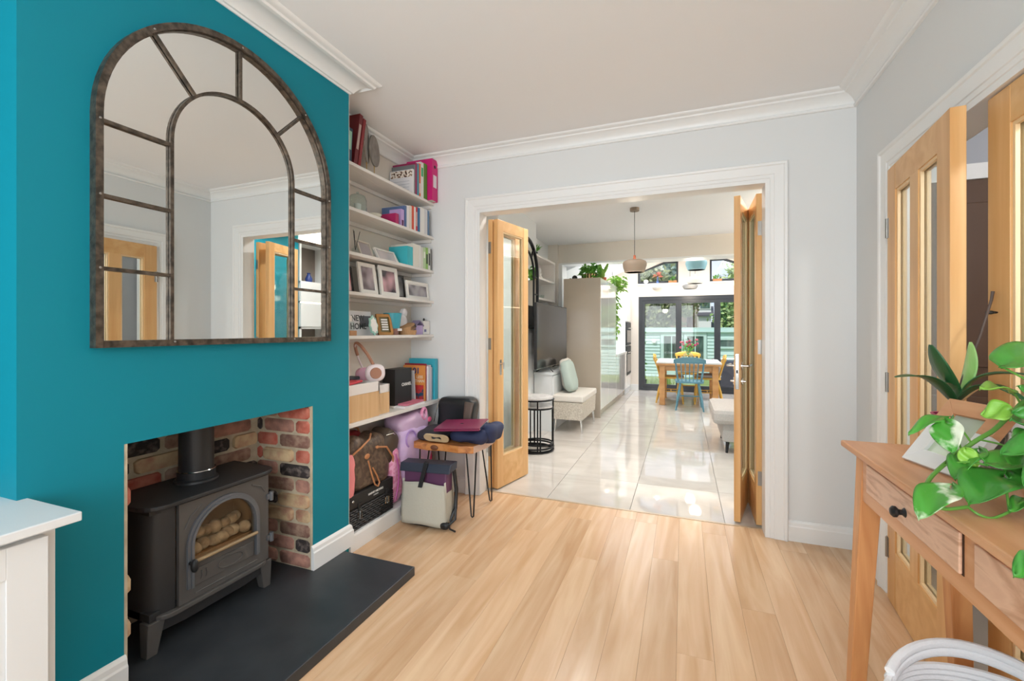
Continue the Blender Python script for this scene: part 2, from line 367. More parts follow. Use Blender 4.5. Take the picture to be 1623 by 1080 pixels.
struct(MB().sweep((XC, 1.990, .0), (XC, BW, .0), (1, 0, 0), UP, [(0, 0), (.010, 0), (.010, .085), (.006, .097), (0, .097)], 0, 0), 'baseboard_left', GLOSSW, bevel=.001)
struct(B(XA, 1.990, 0, XC, BW, .097), 'trim_10', GLOSSW)

# ---- fireplace recess bricks (each its own piece)
fr = struct(MB().box(-2.125, .900, .0455, -2.10, 1.74, .88).box(-2.10, 1.719, 0.0455, XC - .001, 1.7299, .862).box(-2.10, .9221, .0455, XC - .001, .932, .862), 'wall_fireplace_recess', MORTAR)
bm_cache = {}
def brick(mbname, m, L_, dz, dep, j):
    key = (round(L_, 3), j)
    if key not in bm_cache:
        rs = random.Random(j * 13 + int(L_ * 1000)); q = MB(); hx, hy = L_ / 2, dz / 2
        pts = []
        for (sx, sy) in ((-1, -1), (1, -1), (1, 1), (-1, 1)):
            for dx, dy in (((0, .012), (.014, 0)) if sx * sy > 0 else ((.014, 0), (0, .012))):
                pts.append((sx * (hx - dx - rs.uniform(0, .003)), sy * (hy - dy - rs.uniform(0, .002))))
        nn = len(pts)
        lay = [(1, 0), (1, dep * .72), (.95, dep)]
        vv = [(p[0] * k, p[1] * k, z) for k, z in lay for p in pts]
        ff = [tuple(range(nn))[::-1], tuple(range(2 * nn, 3 * nn))] + [(l * nn + i, l * nn + (i + 1) % nn, (l + 1) * nn + (i + 1) % nn, (l + 1) * nn + i) for l in range(2) for i in range(nn)]
        me = bpy.data.meshes.new('brick'); me.from_pydata(vv, [], ff); me.materials.append(BRICKS[j]); bm_cache[key] = me
        me.polygons.foreach_set('use_smooth', [True] * len(me.polygons)); me.set_sharp_from_angle(angle=R(60))
    o = bpy.data.objects.new('brick', bm_cache[key]); COL.objects.link(o); o.parent = fr
    o.matrix_local = WM[fr.name].inverted() @ m
rb = random.Random(5); ch = .0745
mRight = lambda xx, z: Matrix.Translation((xx, 1.7295, z)) @ Matrix.Rotation(R(90), 4, 'X')          # faces -y
mLeft = lambda xx, z: Matrix.Translation((xx, .9225, z)) @ Matrix.Rotation(R(-90), 4, 'X')           # faces +y
mBack = lambda yy, z: Matrix.Translation((-2.112, yy, z)) @ Matrix.Rotation(R(90), 4, 'Z') @ Matrix.Rotation(R(90), 4, 'X')
for r_ in range(11):
    z = .045 + ch * (r_ + .5)
    for M4, s0, s1 in ((mRight, XC - .001, -2.10), (mLeft, XC - .001, -2.10)):
        a = s0; first = r_ % 2
        while a > s1 + .03:
            l = (.105 if first else .215); first = 0; l = min(l, a - s1)
            brick('brick', M4(a - l / 2, z), round(l - .011, 3), ch - .010, .015 if M4 is mRight else .014, rb.choice((0, 1, 2, 2, 3, 3, 4, 0, 1)))
            a -= l
    a = .93 - (0.1 if r_ % 2 else 0)
    while a < 1.715:
        a0, a1 = max(a, .93), min(a + .215, 1.72)
        if a1 - a0 > .03: brick('brick', mBack((a0 + a1) / 2, z), round(a1 - a0 - .011, 3), ch - .010, .026, rb.choice((0, 1, 1, 2, 3, 4, 4, 1)))
        a += .215
tag(B(-2.10, .72, 0, -1.268, 1.934, .045).build('hearth', SLATE, bevel=.003), 'black slate hearth slab under the stove', 'hearth')

# ================================================================== MIDDLE ROOM AND KITCHEN SHELL
for b_ in ((-2.3, 3.157, 0, -2.02, 6.87, H), (-2.02, 4.15, 0, -1.74, 5.39, H), (-2.02, 3.157, 0, -1.46, 3.18, 2.6)): struct(B(*b_), 'wall_left', WHITE)
struct(B(-2.3, 3.157, H, 1.62, 7.35, H + .1), 'ceiling', CEIL)
# downstand beam between middle room and kitchen, with jambs
struct(MB().box(-2.3, 6.93, 2.311, 2.5, 7.21, H).box(-2.3, 6.87, 0, -1.86, 7.33, 2.6), 'wall_beam', CREAMW)
struct(MB().box(-1.86, 6.925, 0, -1.80, 7.21, 2.285).box(-1.86, 6.925, 2.285, 2.3, 7.21, 2.311), 'trim_11', GLOSSW)
struct(MB().box(1.25, 3.157, 0, 1.62, 4.45, H).box(.478, 3.157, 0, 1.25, 3.17, H), 'wall_right', TEAL); struct(B(1.55, 4.45, 0, 1.62, 6.93, H), 'wall_right', WHITE)
struct(B(2.3, 6.93, 0, 2.4, 9.72, 2.7), 'wall_right', WHITE)
struct(B(-2.02, 7.33, 0, -1.9, 9.72, 2.7), 'wall_left', WHITE)
# end wall: gable with bifold opening and two shaped windows
def poly_wall_with_holes():
    y0, y1 = 9.60, 9.74; q = MB()
    q.box(-2.0, y0, 0, -.868, y1, 2.2)                     # left of bifolds
    q.box(2.12, y0, 0, 2.4, y1, 2.2)
    q.box(-.868, y0, 1.935, 2.12, y1, 2.2)
    q.box(-2.0, y0, 2.2, -.884, y1, 2.55)
    q.box(-.095, y0, 2.2, .487, y1, 3.2)
    q.box(1.28, y0, 2.2, 2.4, y1, 2.55)
    q.prism([(-.884, 2.433), (-.323, 2.66), (-.095, 2.66), (-.095, 3.2), (-.884, 3.2)], 'y', y0, y1)
    q.prism([(.487, 2.668), (.715, 2.668), (1.28, 2.44), (1.28, 3.2), (.487, 3.2)], 'y', y0, y1)
    q.prism([(-2.0, 2.55), (-.884, 2.55), (-.884, 3.2), (-2.0, 3.2)], 'y', y0, y1); q.prism([(1.28, 2.55), (2.4, 2.55), (2.4, 3.2), (1.28, 3.2)], 'y', y0, y1)
    return q
struct(poly_wall_with_holes(), 'wall_kitchen_end', mat('warm_white_wall', (236, 226, 214), .8))
struct(MB().box(-1.2, 9.575, 0, -.87, 9.60, .12), 'baseboard_kitchen', GLOSSW)
def window_poly(name, poly, wdt=.04):
    c = (sum(p[0] for p in poly) / len(poly), sum(p[1] for p in poly) / len(poly)); n_ = len(poly); q = MB()
    inn = [(p[0] + (c[0] - p[0]) * .1 * 1.0, p[1] + (c[1] - p[1]) * .22) for p in poly]
    for i in range(n_):
        j = (i + 1) % n_; pl = [poly[i], poly[j], inn[j], inn[i]]; q.prism(pl, 'y', 9.64, 9.70)
    o = struct(q, name, ANTH); MB().prism(inn, 'y', 9.668, 9.672).build('pane', GLASS, o); return o
window_poly('window_2', [(-.884, 2.2), (-.095, 2.2), (-.095, 2.66), (-.323, 2.66), (-.884, 2.433)])
window_poly('window_3', [(.487, 2.2), (1.28, 2.2), (1.28, 2.44), (.715, 2.668), (.487, 2.668)])
struct(MB().box(-.884, 9.56, 2.17, -.095, 9.64, 2.2).box(.487, 9.56, 2.17, 1.28, 9.64, 2.2), 'trim_12', GLOSSW)
# pitched roof with two roof windows
def slope(sx, name):
    zf = lambda x: 3.02 - .4 * abs(x - .2); q = MB()
    xs = [.2, .2 + sx * .55, .2 + sx * 1.65, .2 + sx * 2.3]
    def pan(xa, xb, ya, yb):
        za, zb = zf(xa), zf(xb)
        q.hexa([(xa, ya, za), (xb, ya, zb), (xb, yb, zb), (xa, yb, za)], [(xa, ya, za + .12), (xb, ya, zb + .12), (xb, yb, zb + .12), (xa, yb, za + .12)])
    pan(xs[0], xs[1], 7.2, 9.74); pan(xs[2], xs[3], 7.2, 9.74); pan(xs[1], xs[2], 7.2, 7.45); pan(xs[1], xs[2], 9.0, 9.74)
    o = struct(q, 'ceiling', CEIL)
slope(-1, 'a'); slope(1, 'b')
struct(B(-2.3, 7.17, 2.6, 2.5, 7.21, 3.2), 'wall_beam', WHITE)
# bifold doors to the garden: outer frame plus four leaves
bf = struct(MB().box(-.868, 9.62, 0, -.80, 9.70, 1.935).box(2.05, 9.62, 0, 2.12, 9.70, 1.935).box(-.80, 9.62, 1.86, 2.05, 9.70, 1.935).box(-.80, 9.62, .0, 2.05, 9.70, .05), 'door_1', ANTH)
for i in range(4):
    a = -.80 + i * .7125; b = a + .7125; t_ = .055
    lf = MB().box(a, 9.63, .05, a + t_, 9.69, 1.86).box(b - t_, 9.63, .05, b, 9.69, 1.86).box(a + t_, 9.63, .05, b - t_, 9.69, .13).box(a + t_, 9.63, 1.79, b - t_, 9.69, 1.86).build('door_leaf', ANTH, bf)
    B(a + t_, 9.655, .13, b - t_, 9.66, 1.79).build('pane', GLASS, lf)

# ================================================================== BIG MIRROR
mir = thing('arched_mirror', 'large arched mirror with steel glazing bars on the teal chimney breast', 'mirror', (XC, 1.325, 1.185))
cy, zs, Ro = 1.325, 1.925, .495
def arch(rad, z0, n_=40): return [(cy - rad, z0)] + [(cy - rad * math.cos(PI * i / n_), zs + rad * math.sin(PI * i / n_)) for i in range(n_ + 1)] + [(cy + rad, z0)]
def ribbon(mb, o_, i_, x0, x1, closed=False):
    m = len(o_)
    for k in range(m - 1 + closed):
        j = (k + 1) % m
        mb.add([(x0, *o_[k]), (x0, *o_[j]), (x0, *i_[j]), (x0, *i_[k]), (x1, *o_[k]), (x1, *o_[j]), (x1, *i_[j]), (x1, *i_[k])],
               [(0, 1, 2, 3), (7, 6, 5, 4), (0, 4, 5, 1), (3, 2, 6, 7)] + ([(0, 3, 7, 4)] if k == 0 and not closed else []) + ([(1, 5, 6, 2)] if k == m - 2 and not closed else []))
fm = MB(); ribbon(fm, arch(Ro, 1.185), arch(Ro - .021, 1.185), XC, XC + .031); fm.box(XC, cy - Ro + .02, 1.185, XC + .031, cy + Ro - .02, 1.207)
fm.build('outer_frame', MFRAME, mir, smooth=True)
fm = MB(); ribbon(fm, arch(Ro - .021, 1.2), arch(Ro - .026, 1.2), XC, XC + .020); fm.build('inner_lip', MFRAME, mir)
MB().prism(arch(Ro - .01, 1.20), 'x', XC + .001, XC + .008).build('mirror_glass', MIRROR, mir)
Ri = .272; zi = zs - .005
fm = MB(); ribbon(fm, arch(Ri, 1.20), arch(Ri - .011, 1.20), XC + .010, XC + .022); fm.build('inner_arch', MFRAME, mir, smooth=True)
for sg in (-1, 1):
    for zz in (1.905, 1.668, 1.437):
        B(XC + .010, cy + sg * Ri, zz - .0055, XC + .021, cy + sg * (Ro - .02), zz + .0055).build('glazing_bar', MFRAME, mir)
for an in (133, 90, 47):
    c_, s_ = math.cos(R(an)), math.sin(R(an)); q = MB(Matrix.Translation((XC + .017, cy, zs)) @ Matrix.Rotation(R(an), 4, 'X'))
    q.box(-.0055, Ri - .008, -.0055, .0045, Ro - .02, .0055).build('glazing_bar', MFRAME, mir)
rv = MB()
for sg in (-1, 1):
    for zz in (1.905, 1.668, 1.437): rv.blob((XC + .032, cy + sg * (Ro - .012), zz), (.003, .004, .004), nu=8, nv=6)
    rv.blob((XC + .032, cy + sg * Ri * .97, 1.2), (.003, .004, .004), nu=8, nv=6)
for an in (133, 90, 47): rv.blob((XC + .032, cy + (Ro - .012) * math.cos(R(an)), zs + (Ro - .012) * math.sin(R(an))), (.003, .004, .004), nu=8, nv=6)
rv.build('rivets', NICKEL, mir, kind='stuff')

# ================================================================== STOVE
st = thing('wood_burning_stove', 'black cast iron stove with arched glass door standing on the slate hearth', 'stove', (-1.93, 1.29, .045))
def rr(x0, y0, x1, y1, r, n_=6, back=True):      # plan outline rounded at the +x corners
    p = [(x0, y0)]
    p += [(x1 - r + r * math.sin(PI / 2 * i / n_), y0 + r - r * math.cos(PI / 2 * i / n_)) for i in range(n_ + 1)]
    p += [(x1 - r + r * math.cos(PI / 2 * i / n_), y1 - r + r * math.sin(PI / 2 * i / n_)) for i in range(n_ + 1)]
    p += [(x0, y1)]; return p
q = MB()                                           # hollow body: shell walls so the firebox is real
q.box(-2.05, 1.045, .17, -2.03, 1.545, .575).box(-2.05, 1.045, .17, -1.815, 1.545, .20).box(-2.05, 1.53, .17, -1.815, 1.545, .575)
q.prism([(-2.05, 1.045), (-1.87, 1.045), (-1.84, 1.055), (-1.815, 1.085), (-1.805, 1.13), (-1.84, 1.13), (-2.05, 1.06)], 'z', .17, .578)
q.box(-2.05, 1.045, .56, -1.815, 1.545, .578)
q.build('body', IRON2, st, smooth=True, bevel=.002)
B(-2.02, 1.14, .21, -1.99, 1.52, .55).build('firebox_back', FIREB, st)
MB().box(-1.99, 1.135, .20, -1.84, 1.15, .55).box(-1.99, 1.50, .2, -1.84, 1.515, .55).box(-2.0, 1.13, .2, -1.83, 1.52, .332).build('firebox_side', FIREB, st)
MB().prism(rr(-2.075, 1.018, -1.775, 1.572, .075), 'z', .580, .597).build('top_plate', IRON2, st, bevel=.004)
# door: outer slab with arched hole
Y0, Y1, Z0, Z1 = 1.137, 1.530, .185, .572
ay, az, ar, ab = 1.322, .395, .136, .318          # arch centre, springing, radius, sill
def door_plate(xa, xb):
    q = MB(); N_ = 16
    inner = [(ay - ar, ab)] + [(ay - ar * math.cos(PI * i / N_), az + ar * .98 * math.sin(PI * i / N_)) for i in range(N_ + 1)] + [(ay + ar, ab)]
    outer = []
    for (yy, zz) in inner:
        dx, dz = yy - ay, zz - (az - .01)
        s_ = min((Y1 - ay if dx > 0 else ay - Y0) / (abs(dx) + 1e-9), ((Z1 - az + .01) if dz > 0 else (az - .01 - Z0)) / (abs(dz) + 1e-9)); outer.append((ay + dx * s_, az - .01 + dz * s_))
    outer[0] = (Y0, ab); outer[-1] = (Y1, ab)
    # keep the rectangle's corners square
    outer = [(Y0, Z1) if (abs(o[0] - Y0) < .02 and o[1] > Z1 - .06) or (o[1] > Z1 - .004 and o[0] < Y0 + .035) else o for o in outer]
    outer = [(Y1, Z1) if (abs(o[0] - Y1) < .02 and o[1] > Z1 - .06) or (o[1] > Z1 - .004 and o[0] > Y1 - .035) else o for o in outer]
    ribbon(q, outer, inner, xa, xb); q.box(xa, Y0, Z0, xb, Y1, ab); return q, inner
dq, inn = door_plate(-1.815, -1.797)
dr = dq.build('door', IRON, st)
q = MB(); N_ = 20
def aarch(k, zb): return [(ay - ar - k, zb)] + [(ay - (ar + k) * math.cos(PI * i / N_), az + (ar + k) * .98 * math.sin(PI * i / N_)) for i in range(N_ + 1)] + [(ay + ar + k, zb)]
ribbon(q, aarch(.022, .235), aarch(.010, .235), -1.80, -1.788); ribbon(q, aarch(.010, .235), aarch(0, .235), -1.80, -1.782)
q.build('arch_moulding', GUN, dr, smooth=True)
MB().prism(aarch(-.001, ab), 'x', -1.808, -1.805).build('door_glass', SGLASS, dr)
MB().prism([(ay - .13, .235), (ay + .13, .235), (ay + .13, .300), (ay - .13, .300)], 'x', -1.797, -1.792).build('lower_panel', IRON, dr, bevel=.002)
def ringp(cy_, cz_, ry, rz_, x, r=.003): return MB().tube([(x, cy_ + ry * math.cos(2 * PI * i / 24), cz_ + rz_ * math.sin(2 * PI * i / 24)) for i in range(24)], r, 6, closed=True)
ringp(ay + .02, .268, .055, .022, -1.791).build('oval_relief', IRON, dr)
q = MB().tube([(-1.79, ay - .105 + .004 * math.sin(t * PI), .252 + .032 * t) for t in (0, .25, .5, .75, 1)], .0025, 5).tube([(-1.79, ay - .085 + .004 * math.sin(t * PI), .252 + .032 * t) for t in (0, .25, .5, .75, 1)], .0025, 5)
q.tube([(-1.796, Y0 + .02, .47), (-1.796, Y0 + .04, .51), (-1.796, Y0 + .085, .545)], .003, 6).tube([(-1.796, Y1 - .02, .50), (-1.796, Y1 - .04, .53), (-1.796, Y1 - .085, .55)], .003, 6)
q.tube([(-1.796, Y0 + .06, .205), (-1.796, Y1 - .06, .205)], .0025, 6)
q.build('corner_relief', IRON, dr, kind='stuff')
MB().cyl((-1.776, ay - .135, .338), (-1.776, ay + .132, .338), .0075).build('tan_rod', BRASS, dr, smooth=True)
MB().blob((-1.762, ay - .150, .330), (.014, .014, .026)).cyl((-1.80, ay - .150, .335), (-1.765, ay - .150, .335), .007).build('handle', BLACKP, dr, smooth=2)
for zz in (.28, .47):
    MB().cyl((-1.792, Y1 + .012, zz - .02), (-1.792, Y1 + .012, zz + .02), .009, n=10).box(-1.81, Y1 - .01, zz - .012, -1.79, Y1 + .015, zz + .012).build('hinge', GUN, st, smooth=True)
# base apron, lip, legs
MB().prism([(1.05, .17), (1.54, .17), (1.545, .135), (1.50, .120), (1.42, .112), (1.17, .112), (1.09, .120), (1.045, .135)], 'x', -1.84, -1.812).build('apron', IRON2, st, bevel=.003)
MB().prism(rr(-1.95, 1.06, -1.785, 1.54, .06), 'z', .165, .183).build('ash_lip', IRON, st, bevel=.003)
for (xx, yy, sx, sy) in ((-1.83, 1.065, 1, 1), (-1.83, 1.525, 1, -1), (-2.03, 1.065, -1, 1), (-2.03, 1.525, -1, -1)):
    q = MB(); a = .035
    q.hexa([(xx - .018, yy - .018 - .012 * sy, .045), (xx + .018, yy - .018 - .012 * sy, .045), (xx + .018, yy + .018 - .012 * sy, .045), (xx - .018, yy + .018 - .012 * sy, .045)],
           [(xx - .025, yy - .03, .17), (xx + .025, yy - .03, .17), (xx + .025, yy + .03, .17), (xx - .025, yy + .03, .17)])
    q.build('leg', IRON, st, bevel=.003)
MB().lathe([(.064, 0), (.064, .241)], (-1.965, 1.315, .62), 32).build('flue_pipe', IRON2, st, smooth=True)
MB().lathe([(.082, 0), (.080, .008), (.070, .014), (.070, .045), (.066, .047)], (-1.965, 1.315, .597), 32).build('flue_collar', IRON2, st, smooth=True)
MB().lathe([(.0705, 0), (.0715, .002), (.0705, .004)], (-1.965, 1.315, .641), 32).build('collar_ring', CHROME, st, smooth=True)
rs = random.Random(3)
for i in range(16):
    yy = 1.205 + (i % 8) * .034 + rs.uniform(-.008, .008); k = i // 8
    tag_ = MB().blob((-1.855 - .045 * k + rs.uniform(-.010, .010), yy, .348 + .038 * k + rs.uniform(0, .012)), (.028, .026, .021 + rs.uniform(0, .006)), nu=14, nv=9, lump=.006, seed=i)
    tag_.build('pebble', STONE, st, smooth=2)

# ================================================================== LEFT CUPBOARD
cb_ = thing('alcove_cupboard', 'white painted cupboard with panelled door left of the stove', 'cupboard', (-1.75, .3, 0))
B(XA, -.9, .766 - .024, -1.470, .690, .766).build('top', WCAB, cb_, bevel=.003)
B(XA, -.9, .0, -1.525, .660, .742).build('carcass', WCAB, cb_, bevel=.002)
def shaker(x, ya, yb, za, zb, par, fr_=.075):
    d = B(x, ya, za, x + .02, yb, zb).build('door', WCAB, par, bevel=.001); 
    MB().box(x + .02, ya, za, x + .026, ya + fr_, zb).box(x + .02, yb - fr_, za, x + .026, yb, zb).box(x + .02, ya + fr_, za, x + .026, yb - fr_, za + fr_).box(x + .02, ya + fr_, zb - fr_, x + .026, yb - fr_, zb).build('door_frame', WCAB, d, bevel=.001)
    return d
shaker(-1.523, .100, .634, .09, .722, cb_); shaker(-1.523, -.44, .094, .09, .722, cb_)

# ================================================================== ALCOVE SHELVES
shl = (('topmost', 2.238), ('second from top', 1.972), ('third from top', 1.708), ('fourth from top', 1.472), ('fifth from top', 1.208))
for nm, z in shl:
    tag(MB().box(XA, 1.990, z - .020, -1.828, BW, z).box(XA, 1.990, z - .045, XA + .02, BW, z - .020).box(XA + .02, BW - .02, z - .045, -1.85, BW, z - .020).build('wall_shelf', SHELFW, bevel=.002),
        nm + ' of the narrow white shelves in the alcove right of the chimney breast', 'shelf', 'narrow alcove shelves')
tag(B(XA, 1.990, .683, -1.760, BW, .708).build('wall_shelf', SHELFW, bevel=.002), 'deep bottom white shelf above the bags in the alcove', 'shelf')

# ================================================================== OAK DOORS
def leaf(t, w, h, th, stile, top, bot, nglass=1, mid=.1, glass=DGLASS, bead=True):
    """door leaf in the thing's own frame: hinge at x=0, runs to +x=w, thickness +-th/2 in y"""
    m = WM[t.name]
    def P(q, n_, ma, p=t, **k): return q.build(n_, ma, p, **k)
    P(B(0, -th / 2, 0, stile, th / 2, h, m), 'stile', DOAK, bevel=.002); P(B(w - stile, -th / 2, 0, w, th / 2, h, m), 'stile', DOAK, bevel=.002)
    P(B(stile, -th / 2 + .001, 0, w - stile, th / 2 - .001, bot, m), 'bottom_rail', DOAKH); P(B(stile, -th / 2 + .001, h - top, w - stile, th / 2 - .001, h, m), 'top_rail', DOAKH)
    gw = (w - 2 * stile - mid * (nglass - 1)) / nglass
    for i in range(nglass):
        a = stile + i * (gw + mid)
        if i: P(B(a - mid, -th / 2 + .001, bot, a, th / 2 - .001, h - top, m), 'mullion', DOAK)
        g = P(B(a, -.003, bot, a + gw, .003, h - top, m), 'glass', glass)
        if bead:
            q = MB(m)
            for s_ in (-1, 1):
                for (x0, z0, x1, z1) in ((a, bot, a + .012, h - top), (a + gw - .012, bot, a + gw, h - top), (a + .012, bot, a + gw - .012, bot + .012), (a + .012, h - top - .012, a + gw - .012, h - top)):
                    q.box(x0, s_ * .004, z0, x1, s_ * (th / 2 - .006), z1)
            q.build('glazing_bead', DOAKL, g)
def hinge(t, x, z, m, hh=.09, side=-1, th=.04):
    MB(m).cyl((x, side * (th / 2 + .004), z), (x, side * (th / 2 + .004), z + hh), .006, n=10).box(x - .016, side * th / 2, z, x + .016, side * (th / 2 + .002), z + hh).build('hinge', NICKEL, t, smooth=True)
# hall double doors: hinge far side, leaf stands a little open into the room
t = thing('oak_door', 'left oak hall door leaf standing slightly open behind the console table', 'door', (XR - .012, D1 - .004, .006), R(-90 - 5))
leaf(t, .652, 1.974, .042, .105, .115, .25, 2, .085); [hinge(t, .006, z, WM[t.name], side=-1, th=.042) for z in (.19, .95, 1.66)]
t = thing('oak_door', 'right oak hall door leaf, closed, cut by the right edge of the photo', 'door', (XR + .021, D0 + .004, .006), R(90))
leaf(t, .655, 1.974, .042, .105, .115, .25, 2, .085)
# rear four-leaf folding doors, folded back to both sides
def rear_leaf(lab, x0, y0, x1, y1, locks=None):
    rz = math.atan2(y1 - y0, x1 - x0); w_ = math.hypot(x1 - x0, y1 - y0)
    t = thing('oak_door', lab, 'door', (x0, y0, .01), rz, 'folding oak doors in the wide opening')
    leaf(t, w_, 2.095, .038, .078, .085, .24, 1); return t, WM[t.name]
tA, mA = rear_leaf('folded oak door leaf fixed to the left door frame, behind its partner', -1.405, 3.19, -1.345, 3.64)
tB, mB = rear_leaf('front folded oak door leaf on the left side showing its tall glass', -1.362, 3.195, -1.262, 3.635)
tC, mC = rear_leaf('folded oak door leaf with chrome lever handle at the right of the opening', .323, 3.195, .425, 3.64)
tD, mD = rear_leaf('folded oak door leaf hinged to the right door frame beside the white casing', .449, 3.19, .452, 3.64)
MB(mC).box(-.003, -.011, .85, .001, .011, 1.08).build('lock_plate', CHROME, tC, bevel=.002)
MB(mC).box(-.004, -.005, .955, .0, .005, .975).build('keyhole', BLACK, tC)
for s_ in (-1, 1):
    h_ = MB(mC).cyl((.045, s_ * .019, 1.0), (.045, s_ * .026, 1.0), .026, n=20).cyl((.045, s_ * .026, 1.0), (.045, s_ * .060, 1.0), .008, n=10).tube([(.045, s_ * .058, 1.0), (.045, s_ * .062, 1.0), (.10, s_ * .062, 1.0), (.165, s_ * .062, 1.0)], .0085, 10).build('lever_handle', CHROME, tC, smooth=True)
    MB(mC).cyl((.045, s_ * .019, .90), (.045, s_ * .027, .90), .024, n=20).cyl((.045, s_ * .027, .9), (.045, s_ * .045, .9), .007, n=10).build('thumb_turn', CHROME, tC, smooth=True)
MB(mB).box(.03, -.021, .88, .052, -.018, 1.0).cyl((.041, -.02, .97), (.041, -.045, .97), .008, n=10).box(.036, -.05, .93, .046, -.043, .98).build('lock_plate', CHROME, tB)
for z in (.25, .98, 1.83): hinge(tC, .44, z, mC, side=-1, th=.038)
for z in (.25, 1.08, 1.83):
    MB(mD).box(-.003, -.018, z, .0, .010, z + .09).build('hinge', NICKEL, tD); MB(mA).box(-.006, -.008, z, .0, .014, z + .09).build('hinge', NICKEL, tA)
# hall beyond the double doors
HALL = mat('hall_grey_paint', (176, 178, 184), .8); DB = mat('dark_brown_door', (84, 56, 34), .5)
struct(B(2.0, -2.0, 0, 2.1, 3.15, H), 'wall_hall', HALL); struct(B(XR + .12, 3.051, 0, 2.0, 3.15, H), 'wall_hall', HALL)
struct(B(XR + .12, -2.0, H, 2.1, 3.15, H + .05), 'ceiling', CEIL)
light('POINT', 'hall_fill', (1.5, .4, 2.3), (0, 0, 0), 70, (1, .97, .94), shadow_soft_size=.12)  # unseen fill light added to brighten the hall, not a known lamp
struct(MB().sweep((XR + .12, 3.05, H), (2.0, 3.05, H), (0, -1, 0), UP, CP, 0, 1), 'trim_13', GLOSSW)
t = thing('inner_hall_door', 'dark brown door at the end of the hall seen between the oak doors', 'door', (1.48, 3.03, 0))
B(1.09, 3.01, 0, 1.90, 3.05, 2.02).build('door_leaf', DB, t); MB().box(1.19, 3.0, .2, 1.80, 3.01, .9).box(1.19, 3.0, 1.05, 1.80, 3.01, 1.9).build('panel', DB, t, bevel=.004)
struct(MB().box(1.02, 3.0, 0, 1.09, 3.05, 2.08).box(1.90, 3.0, 0, 1.97, 3.05, 2.08).box(1.02, 2.995, 2.02, 1.97, 3.05, 2.10), 'trim_14', GLOSSW)
t2 = MB().cyl((1.62, 2.999, 1.46), (1.62, 2.985, 1.46), .03, n=16).build('number_plate', BLACK, t, smooth=True)
text('X', 'number_mark', .05, FY(1.62, 2.984, 1.46), CHALKW, t2)

# ================================================================== CONSOLE TABLE
CX0, CX1, CY0, CY1, CZ = .497, .815, .55, 1.812, .870
con = thing('console_table', 'light wooden console table with drawers in front of the hall doors', 'console table', ((CX0 + CX1) / 2, (CY0 + CY1) / 2, 0))
B(CX0, CY0, CZ - .020, CX1, CY1, CZ).build('tabletop', CONS, con, bevel=.005)
fx = CX0 + .030
MB().box(fx, CY0 + .05, CZ - .165, fx + .018, CY1 - .055, CZ - .020).box(CX1 - .05, CY0 + .05, CZ - .165, CX1 - .03, CY1 - .055, CZ - .02).build('apron', CONS, con)
for yy in (CY0 + .05, CY1 - .075): B(fx, yy, CZ - .165, CX1 - .03, yy + .02, CZ - .020).build('apron', CONS, con)
for i, (ya, yb) in enumerate(((1.165, 1.655), (.62, 1.115))):
    B(fx - .0012, ya - .003, CZ - .125, fx + .001, yb + .003, CZ - .033).build('drawer_gap', mat('drawer_gap', (70, 42, 24), .8) if i == 0 else MATS['drawer_gap'], con)
    d_ = B(fx - .008, ya, CZ - .123, fx - .001, yb, CZ - .038).build('drawer', CONSD, con, bevel=.003)
    MB().lathe([(.0, -.030), (.009, -.029), (.014, -.024), (.0135, -.018), (.007, -.012), (.0065, -.006), (.012, 0)], (fx - .008, (ya + yb) / 2 - .01, CZ - .088), 20, 'x').build('knob', BLACKP, d_, smooth=True)
for (xa, ya, sx, sy) in ((fx, CY1 - .05, -1, 1), (CX1 - .03, CY1 - .05, 1, 1), (fx, CY0 + .05, -1, -1), (CX1 - .03, CY0 + .05, 1, -1)):
    w0, w1 = .058, .040; ox, oy = sx * .028, sy * .012
    b_ = [(xa + ox, ya + oy), (xa + ox - sx * w1, ya + oy), (xa + ox - sx * w1, ya + oy - sy * w1), (xa + ox, ya + oy - sy * w1)]
    t_ = [(xa, ya), (xa - sx * w0, ya), (xa - sx * w0, ya - sy * w0), (xa, ya - sy * w0)]
    MB().hexa([(*p, 0) for p in b_], [(*p, CZ - .020) for p in t_]).build('leg', CONSV, con, bevel=.003)

# ================================================================== MIDDLE ROOM
# nest of round side tables
MARB = mat('marble_top', (228, 224, 220), .12, c2=(206, 202, 198), sc3=(9, 9, 9), dist=2)
def sidetable(nm, lab, c, r, h):
    t = thing(nm, lab, 'side table', (*c, 0), 0, 'nesting round side tables')
    for z in (.012, .045 if r > .18 else .075, h - .03): MB().tube([(c[0] + r * math.cos(2 * PI * i / 40), c[1] + r * math.sin(2 * PI * i / 40), z) for i in range(40)], .009, 8, closed=True).build('ring', BLACK, t, smooth=True)
    for k in range(4):
        a = k * PI / 2 + .5; MB().cyl((c[0] + r * math.cos(a), c[1] + r * math.sin(a), .01), (c[0] + r * math.cos(a), c[1] + r * math.sin(a), h - .03), .008, n=8).build('leg', BLACK, t, smooth=True)
    MB().lathe([(0, 0), (r - .002, 0), (r - .002, .016), (0, .016)], (*c, h - .022), 40).build('marble_top', MARB, t, smooth=True)
sidetable('side_table', 'taller round side table with pale marble top and black frame', (-1.455, 4.43), .205, .56)
sidetable('side_table', 'smaller round side table nested under the taller one', (-1.42, 4.44), .160, .47)
